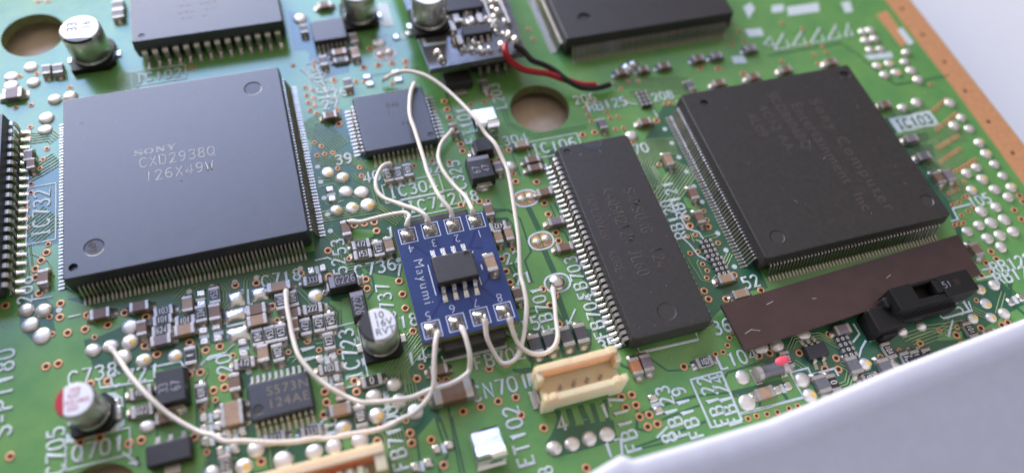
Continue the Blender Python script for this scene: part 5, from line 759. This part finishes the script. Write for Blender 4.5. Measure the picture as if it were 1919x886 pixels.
r = thing('chip', 'dark chip under the silver module with four leads showing in front', 'chip', (44.0, 13.6, 0))
body('body', r, 6.6, 7.0, .15, 2.0, 'chip_plastic', ch=.1); g = gull(1.25, 1.1, .42)
for s_ in (0, 2): lead_row(r, 4, 1.3, g, 3.45, s_)
r = thing('inductor', 'dark grey drum-shaped part with a pink paint mark on one end', 'inductor', (63.1, -44.4, 0), .02)
mb = MB(); prof = [(-1.9, .85), (-1.15, .85), (-1.1, .82), (-.4, .76), (.4, .76), (1.1, .82), (1.15, .85), (1.9, .85)]
mb.rings([[(u, rr*math.cos(2*PI*k/20), .95+rr*math.sin(2*PI*k/20)) for k in range(20)] for u, rr in prof], 'melf_grey', True, True, True); mb.build('body', r)
for s_ in (-1, 1):
    mb = MB(); mb.rings([[(u, .9*math.cos(2*PI*k/20), .95+.9*math.sin(2*PI*k/20)) for k in range(20)] for u in (s_*1.35, s_*1.95)], 'terminal', True, True, True); mb.box(s_*1.7-.45, s_*1.7+.45, -1., 1., .02, .25, 'solder', .05); mb.build('end_cap', r)
mb = MB(); mb.lathe([(.85, .0), (.75, .12), (.3, .2)], 0, 0, 'magenta_mark', n=16, cap1=True); o = mb.build('paint_mark', r, (1.55, .5, 1.72)); o.scale = (1.15, .7, 1)
# ------------------------------------------------------------------ can capacitors
def can(label, x, y, rad, h, mark, lines, rot=0., z=0., base=True, top='can_top', cw=None, metal='can_metal'):
    r = thing('can_capacitor', label, 'capacitor', (x, y, z), rot)
    b = rad*1.06
    if base:
        mb = MB(); c = rad*.34
        mb.prism([(-b, -b), (b-c, -b), (b, -b+c), (b, b-c), (b-c, b), (-b, b)], .05, .95, 'base_black'); mb.build('base', r)
        for s_ in (-1, 1):
            mb = MB(); mb.box(s_*(b+.25)-.4, s_*(b+.25)+.4, -.5, .5, .02, .3, 'solder', .08); mb.build('terminal', r)
    mb = MB()
    mb.lathe([(rad*.9, .95), (rad*.985, 1.0), (rad, 1.15), (rad, 1.35), (rad*.955, 1.45), (rad*.955, 1.6), (rad, 1.72), (rad, h-.35), (rad*.97, h-.14), (rad*.9, h-.02)], 0, 0, metal, n=48); mb.build('can', r)
    mb = MB(); mb.lathe([(rad*.9, h-.02), (rad*.86, h)], 0, 0, top, n=48); mb.prism(circ(0, 0, rad*.86, 48), None, h, top); mb.build('top', r)
    if mark:
        mm, a0, a1 = mark
        n = 20; pts = [(rad*.93*math.cos(a0+(a1-a0)*k/n), rad*.93*math.sin(a0+(a1-a0)*k/n)) for k in range(n+1)]
        mb = MB(); mb.prism(pts, None, h+.012, mm)
        pr = [(rad*1.002*math.cos(a0+(a1-a0)*k/n), rad*1.002*math.sin(a0+(a1-a0)*k/n), h-.3) for k in range(n+1)]; pi_ = [(p[0], p[1], h+.012) for p in pts]
        mid = [(.5*(a[0]+b_[0])*1.012, .5*(a[1]+b_[1])*1.012, h-.085) for a, b_ in zip(pr, pi_)]
        mb.rings([pr, mid, pi_], mm, False, False, True, closed=False); mb.build('polarity_mark', r)
    for t, lx, ly, lh, mm, lr in lines: put('lettering', type_text(t, lh, mm), r, (lx, ly, h+.012), R(lr))
    return r
can('aluminium can capacitor printed 10 16V RVT with a black half-moon stripe', 19.56, -29.1, 2.14, 5.5, ('can_black', R(112), R(248)), [('10', .22, 1.02, .86, 'print_black', 0), ('16V', .62, .0, .86, 'print_black', 0), ('RVT', .58, -1.02, .84, 'print_black', 0)], 0)
can('aluminium can capacitor with a red-striped top at the lower left', -11.95, -29.65, 1.98, 5.4, ('can_red', R(125), R(235)), [('WE', .05, 1.05, .5, 'print_red', 0), ('R47', -.1, .42, .5, 'print_red', 0), ('ASU405', .25, -.25, .5, 'print_red', 0), ('050', -.2, -.95, .5, 'print_red', 0)], 0)
can('bright-topped can capacitor beside the round hole at the upper left', -11.0, 24.5, 2.7, 5.6, ('can_black', R(-140), R(-55)), [('33', -.9, .5, 1.3, 'print_black', 90), ('16', .9, .5, 1.1, 'print_black', 90)], 0)
can('can capacitor cut by the top edge behind the small rectangular chip', 27.0, 24.6, 2.55, 5.6, None, [], 0)
# ------------------------------------------------------------------ metal clips
def clip(label, x, y, w, d, h, q):
    r = thing('metal_clip', label, 'metal clip', (x, y, 0), 0, 'shiny folded metal clips')
    mb = MB(); mb.box(-w/2, w/2, -d/2-.3, d/2, .03, .14, 'clip_metal'); mb.build('foot', r)
    mb = MB(); mb.rings([[(u*w/2, yy, zz) for u in (-.96, .96)]+[(u*w/2, yy+.12, zz-.14) for u in (.96, -.96)] for yy, zz in ((d/2-.25, .1), (d/2-.05, h*.5), (d/2-.15, h-.2-.35*q), (d/2-.4, h-.34*q), (-d*.1, h+.06*q), (-d*.34, h+.28*q), (-d*.43, h-.1+.26*q), (-d*.47, h-.45+.15*q), (-d*.47, h*.45))], 'clip_metal'); mb.build('spring', r)
    mb = MB(); mb.rings([[(-w*.02, yy, zz), (w*.5, yy, zz), (w*.5, yy, zz-.14), (-w*.02, yy, zz-.14)] for yy, zz in ((-d*.26, h+.28*q), (-d*.38, h+.25+.27*q), (-d*.52, h+.2+.22*q), (-d*.58, h-.15+.2*q), (-d*.52, h-.5+.15*q))], 'clip_metal'); mb.build('tongue', r)
    mb = MB(); mb.box(-w/2, w/2, -d/2-.1, -d/2+.05, .1, h*.42, 'clip_metal'); mb.build('lip', r)
    for s_ in (-1, 1):
        mb = MB(); mb.box(s_*w/2-.06, s_*w/2+.06, -d*.45, d*.4, .12, h*.55, 'clip_metal'); mb.build('side_wall', r)
clip('shiny folded metal clip next to the central round hole', 39.9, -.35, 3.2, 3.4, 2.6, .15)
clip('shiny folded metal clip at the bottom in front of the CN701 print', 28.2, -44.3, 3.2, 3.6, 2.6, 1.)
# ------------------------------------------------------------------ beige connectors
r = thing('connector', 'beige four-pin plug socket next to the CN701 print', 'connector', (40.0, -40.2, 0))
mb = MB(); mb.box(-4.6, 4.6, -1.29, 1.34, .3, 2.5, 'nylon', .05); mb.build('floor', r)
mb = MB(); pts = [(-4.95, .3), (4.95, .3), (4.95, 4.4), (4.6, 5.2), (3.9, 5.35), (3.6, 5.0), (-.6, 4.85), (-1.2, 5.0), (-4.2, 4.95), (-4.6, 5.0), (-4.95, 4.5)]
mb.rings([[(x, y, z) for x, z in pts] for y in (1.35, 2.05)], 'nylon'); mb.build('back_wall', r)
mb = MB(); pts = [(-4.9, .2), (-4.9, 4.55), (-4.55, 4.75), (-4.3, 4.3), (-4.0, 4.8), (-3.55, 4.8), (-3.3, 4.3), (3.2, 4.3), (3.4, 4.9), (3.9, 4.95), (4.1, 4.45), (4.3, 4.95), (4.9, 4.8), (4.9, .2), (3.4, .2), (3.3, .9), (-3.3, .9), (-3.4, .2)]
mb.rings([[(x, y, z) for x, z in pts] for y in (-1.95, -1.3)], 'nylon'); mb.build('front_wall', r)
for s_ in (-1, 1):
    mb = MB(); mb.box(s_*4.6-.34, s_*4.6+.34, .35, 1.34, .3, 4.7, 'nylon', .08); mb.build('end_post', r)
    mb = MB(); mb.box(s_*4.3-.28, s_*4.3+.28, -1.29, -.55, .3, 3.2, 'nylon', .08); mb.build('end_post', r)
    mb = MB(); mb.box(s_*5.15-.35, s_*5.15+.35, -1.2, .9, .03, .2, 'solder', .05); mb.box(s_*4.85-.12, s_*4.85+.12, -1.1, .7, .2, 1.6, 'tin'); mb.build('mounting_tab', r)
for k in range(4):
    mb = MB(); mb.lathe([(.21, 2.4), (.21, 4.0), (.15, 4.17), (.03, 4.22)], 0, 0, 'tin', n=10, cap1=True); mb.build('pin', r, (-2.4+1.6*k, -.35, 0))
r = thing('connector', 'long beige flat-cable socket cut by the bottom edge', 'connector', (8.8, -43.2, 0))
mb = MB(); mb.box(-9.0, 8.6, -1.5, 1.2, .2, 1.5, 'nylon', .05); mb.build('floor', r)
mb = MB(); mb.box(-9.0, 8.6, .3, 1.45, .2, 4.4, 'nylon', .12); mb.build('back_wall', r)
mb = MB(); mb.box(7.4, 8.6, -1.5, .29, .2, 4.2, 'nylon', .12); mb.build('end_wall', r)
mb = MB(); mb.box(-9.0, 7.38, -2.3, -1.7, .2, 2.6, 'nylon', .08); mb.build('front_wall', r)
tm = MB(); tm.box(-.3, .3, -1.68, -.4, 1.52, 4.0, 'nylon', .08); tm = tm.mesh('tooth')
pm = MB(); pm.box(-.14, .14, -1.2, -.5, 1.52, 3.2, 'solder', .04); pm = pm.mesh('contact')
for k in range(12):
    put('tooth', tm, r, (5.85-1.08*k, 0, 0))
    put('contact', pm, r, (6.4-1.08*k, 0, 0))
# ------------------------------------------------------------------ brown film strip and black sensor
r = thing('film_strip', 'brown plastic strip lying along the front of the large right chip', 'plastic strip')
mb = MB(); mb.prism([(60.4, -35.3), (60.7, -41.6), (95.8, -39.75), (96.3, -33.75)], 1.5, 2.0, 'film_brown'); mb.build('strip', r)
mb = MB(); mb.prism([(62.5, -37.2), (62.7, -40.4), (93, -38.9), (93, -36.2)], .05, 1.498, 'base_black'); mb.build('foam_pad', r)
mb = MB()
for k, pts in enumerate([[(61.6, -39.6), (62.6, -39.3), (63.6, -39.7)], [(66, -36.7), (67, -36.5)], [(83.0, -37.2), (83.8, -36.9)], [(72, -37.4), (72.6, -37.5)]]): mb.tube([(x, y, 2.003) for x, y in pts], .035, 'laser_mark', n=4, flat=.3)
mb.build('scratch', r)
r = thing('sensor', 'black slotted plastic part standing over the brown strip at the right', 'sensor', (85.8, -41.05, 0))
mb = MB()
def seg(x0, x1, y0, y1, z0, z1, ch=.12): mb.box(x0, x1, y0, y1, z0, z1, 'base_black', ch)
seg(-5.7, -2.6, -1.5, 1.45, 2.2, 5.0); seg(1.1, 5.7, -1.5, 1.45, 2.2, 5.0); seg(-2.62, 1.12, -1.5, -.75, 2.2, 4.85); seg(-2.62, 1.12, 1.0, 1.42, 2.2, 4.9); seg(-2.62, 1.12, -.76, 1.01, 2.2, 3.4, 0); mb.build('housing', r)
mb = MB(); mb.box(.2, 1.0, -.7, .98, 3.4, 5.05, 'base_black', .1); mb.build('bridge', r)
mb = MB(); mb.box(2.95, 3.75, -.35, .6, 4.98, 5.02, 'hole_shade'); mb.build('slot_shade', r)  # thin dark plate painting the shade of a slot, not cut in
put('lettering', stroke_text('51', .8, .1, 'tant_band'), r, (1.9, .1, 5.0))
mb = MB(); mb.box(-8.4, -4.4, -2.9, .3, .05, 3.0, 'base_black', .22); mb.box(-7.4, -5.2, -3.4, -2.6, .05, 1.8, 'base_black', .2); mb.box(-6.4, -4.2, -.4, .9, 2.4, 4.0, 'base_black', .25); mb.build('leg', r)
mb = MB(); mb.box(-4.62, 3.8, -2.2, -.3, .6, 2.25, 'base_black', .12); mb.build('lower_body', r)
mb = MB(); mb.box(4.0, 5.5, -1.2, .4, .05, 2.3, 'base_black', .1); mb.build('leg', r)
for x in (-3.4, -.6): mb = MB(); mb.lathe([(.7, .02), (.65, .2), (.4, .45), (.1, .55)], 0, 0, 'dome_solder', n=16, cap1=True); mb.build('solder_joint', r, (x, -2.75, 0))
# ------------------------------------------------------------------ silver module on top of other parts
MZ = 4.2
r = thing('module_board', 'dark shiny module board with solder blobs mounted above the green board', 'circuit board')
mb = MB(); mb.prism([(34.2, 8.2), (48.5, 8.6), (49.6, 34), (33.3, 34)], MZ-1.0, MZ, 'module_mask'); mb.build('laminate_sheet', r)
mb = MB(); mb.prism([(33.55, 19), (34.3, 19), (34.9, 13.2), (37.6, 13.0), (37.6, 12.6), (34.4, 12.6)], MZ, MZ+.03, 'silk'); mb.build('printed_outline', r)
rd = random.Random(12)
for k in range(80):  # solder blobs, with extra ones added to imitate a silvery glare
    x, y = rd.uniform(38.6, 48.0), rd.uniform(9.6, 26)
    if 39.8 < x < 45.2 and 12.0 < y < 14.8: continue
    mb = MB(); w, l = rd.uniform(.35, .8), rd.uniform(.5, 1.1); mb.lathe([(1., .01), (.85, .22), (.4, .42), (.05, .46)], 0, 0, 'solder', n=10, cap1=True); o = mb.build('solder_joint', r, (x, y, MZ)); o.scale = (w, l, 1.4)
for x, y, s_ in [(36.1, 10.8, 1.1), (36.3, 9.5, .9), (45.3, 10.2, 1.2), (47.6, 10.9, 1.1), (46.6, 17.0, 1.0), (46.3, 19.2, 1.), (46.0, 21.5, 1.)]:
    mb = MB(); mb.lathe([(1., .01), (.9, .3), (.5, .75), (.05, .9)], 0, 0, 'solder', n=14, cap1=True); o = mb.build('solder_joint', r, (x, y, MZ)); o.scale = (s_*.7, s_, 1.)
mb = MB(); mb.box(44.9, 45.3, 14, 30, MZ, MZ+.8, 'terminal', .1); mb.box(47.4, 47.8, 14, 30, MZ, MZ+.8, 'terminal', .1); mb.build('shield_rail', r)  # silver rails, enlarged to imitate the same glare
for x, y, w, l, h in [(42.4, 13.4, 4.2, 1.7, 1.1), (41.8, 19.2, 5.4, 3.0, 1.2)]:
    mb = MB(); mb.box(x-w/2, x+w/2, y-l/2, y+l/2, MZ+.05, MZ+h, 'tant_black', .08); mb.build('chip_body', r)
    for q in range(int(w/1.0)):
        mb = MB(); mb.strip([(0, .6), (.3, .55), (.5, .15), (.9, .1)], .4, 'tin', .12); mb.build('lead', r, (x-w/2+.5+q*1.0, y-l/2, MZ), -PI/2)
for x, y in [(39.5, 12.2), (39.2, 15.0), (40.2, 16.6), (43.6, 15.9)]:
    mb = MB(); mb.box(x-.45, x+.45, y-.9, y+.9, MZ+.02, MZ+.8, 'terminal', .1); mb.build('chip_part', r)
can('can capacitor on the silver module with bronze reflections', 36.15, 16.9, 2.5, 5.8, None, [], 0, MZ, True)
# ------------------------------------------------------------------ white shell in the foreground
r = thing('plastic_shell', 'white plastic shell rim with a rounded edge in the lower right foreground', 'plastic shell')
line = [(35.2, -52.2), (38.9, -51.3), (39.05, -51.3), (39.9, -51.9), (40.0, -51.94), (47, -51.97), (54.5, -51.94), (62, -51.25), (70.2, -50.4), (79, -49.75), (88, -49.1), (98, -48.2), (114, -46.6), (140, -44)]
prof = [(.15, -12.9), (.15, 9.5), (.05, 11.2), (-.1, 11.9), (-.35, 12.15), (-.8, 12.22), (-2.2, 12.0), (-3.2, 11.6), (-4.2, 11.2), (-7, 10.2), (-16, 7.0), (-30, 2.2), (-30.5, -12.9)]
mb = MB(); mb.rings([[(x, y+dy, z) for dy, z in prof] for x, y in line], 'shell_white', True, True, False)
for i in range(len(mb.sm)): mb.sm[i] = False
o = mb.build('rim', r)
me = o.data
for p in me.polygons:
    zs = [me.vertices[v].co.z for v in p.vertices]
    if len(p.vertices) == 4 and max(zs) > 9: p.use_smooth = True
mb = MB(); mb.lathe([(.5, 0), (.45, .01)], 0, 0, 'cap_tan', n=12, cap1=True); o = mb.build('stain', r, (64.0, -57.6, 10.02)); o.rotation_euler = (R(19), 0, R(5)); o.scale = (1., .6, 1)
# ------------------------------------------------------------------ wires
WL = {'pad 1': 'thin white wire from pad 1 running to a part right of the square chip', 'pad 2': 'thin white wire from pad 2 passing over the small square chip', 'pad 3': 'thin white wire from pad 3 curling to the resistors in front of the square chip', 'pad 4': 'thin white wire from pad 4 bent to a capacitor right of the large left chip',
 'pad 5': 'thin white wire from pad 5 sweeping far left to a solder dome', 'pad 6': 'thin white wire from pad 6 looping to the capacitor by the C718 print', 'pad 7': 'long white wire from pad 7 arching up to behind the small square chip', 'pad 8': 'short white wire from pad 8 hanging to a ringed solder point'}
for n, pts in WIRES:
    r = thing('wire', WL[n], 'wire', pts[0], 0, 'white wires soldered to the blue board')
    rk = random.Random(len(pts)*7+int(pts[0][0]))
    q = [Vector(p)-Vector(pts[0]) for p in smooth_path([pts[0]]+[(p[0]+rk.gauss(0, .07), p[1]+rk.gauss(0, .07), p[2]+rk.gauss(0, .08)) for p in pts[1:-1]]+[pts[-1]], 7)]
    mb = MB(); mb.tube(q, lambda t, L=sum((q[i+1]-q[i]).length for i in range(len(q)-1)): .28+.008*math.sin(t*61)+.008*math.sin(t*23)+.10*(math.exp(-((min(t, 1-t)*L-.55)/.5)**2)), 'wire_white', n=12); mb.build('insulation', r)
    for a, b in ((q[0], q[2]), (q[-1], q[-3])):
        d = (a-b).normalized(); mb = MB(); mb.tube([a-d*.2, a+d*.25, a+d*.5-Vector((0, 0, .25))], lambda t: .24-.08*t, 'solder', n=8); mb.build('tinned_end', r)
for n, pts, lab, m in (('wire', REDW, 'red wire from the silver module to a solder point by the top chip', 'wire_red'), ('wire', BLKW, 'black wire beside the red wire in front of the top chip', 'wire_black')):
    q = smooth_path(pts, 7); r = thing('wire', lab, 'wire', pts[0]); q = [p-Vector(pts[0]) for p in q]
    mb = MB(); mb.tube(q, .47 if m == 'wire_red' else .42, m, n=12); mb.build('insulation', r)
    mb = MB(); d = (q[-1]-q[-3]).normalized(); mb.tube([q[-1]-d*.1, q[-1]+d*.8], .3, 'solder', n=8); mb.build('tinned_end', r)
for x, y, s_ in ((64.1, 5.7, 1.15), (65.2, 6.1, .9)): put('solder_dome', dome(s_, .9, 'solder', seed=2), board, (x, y, .04))
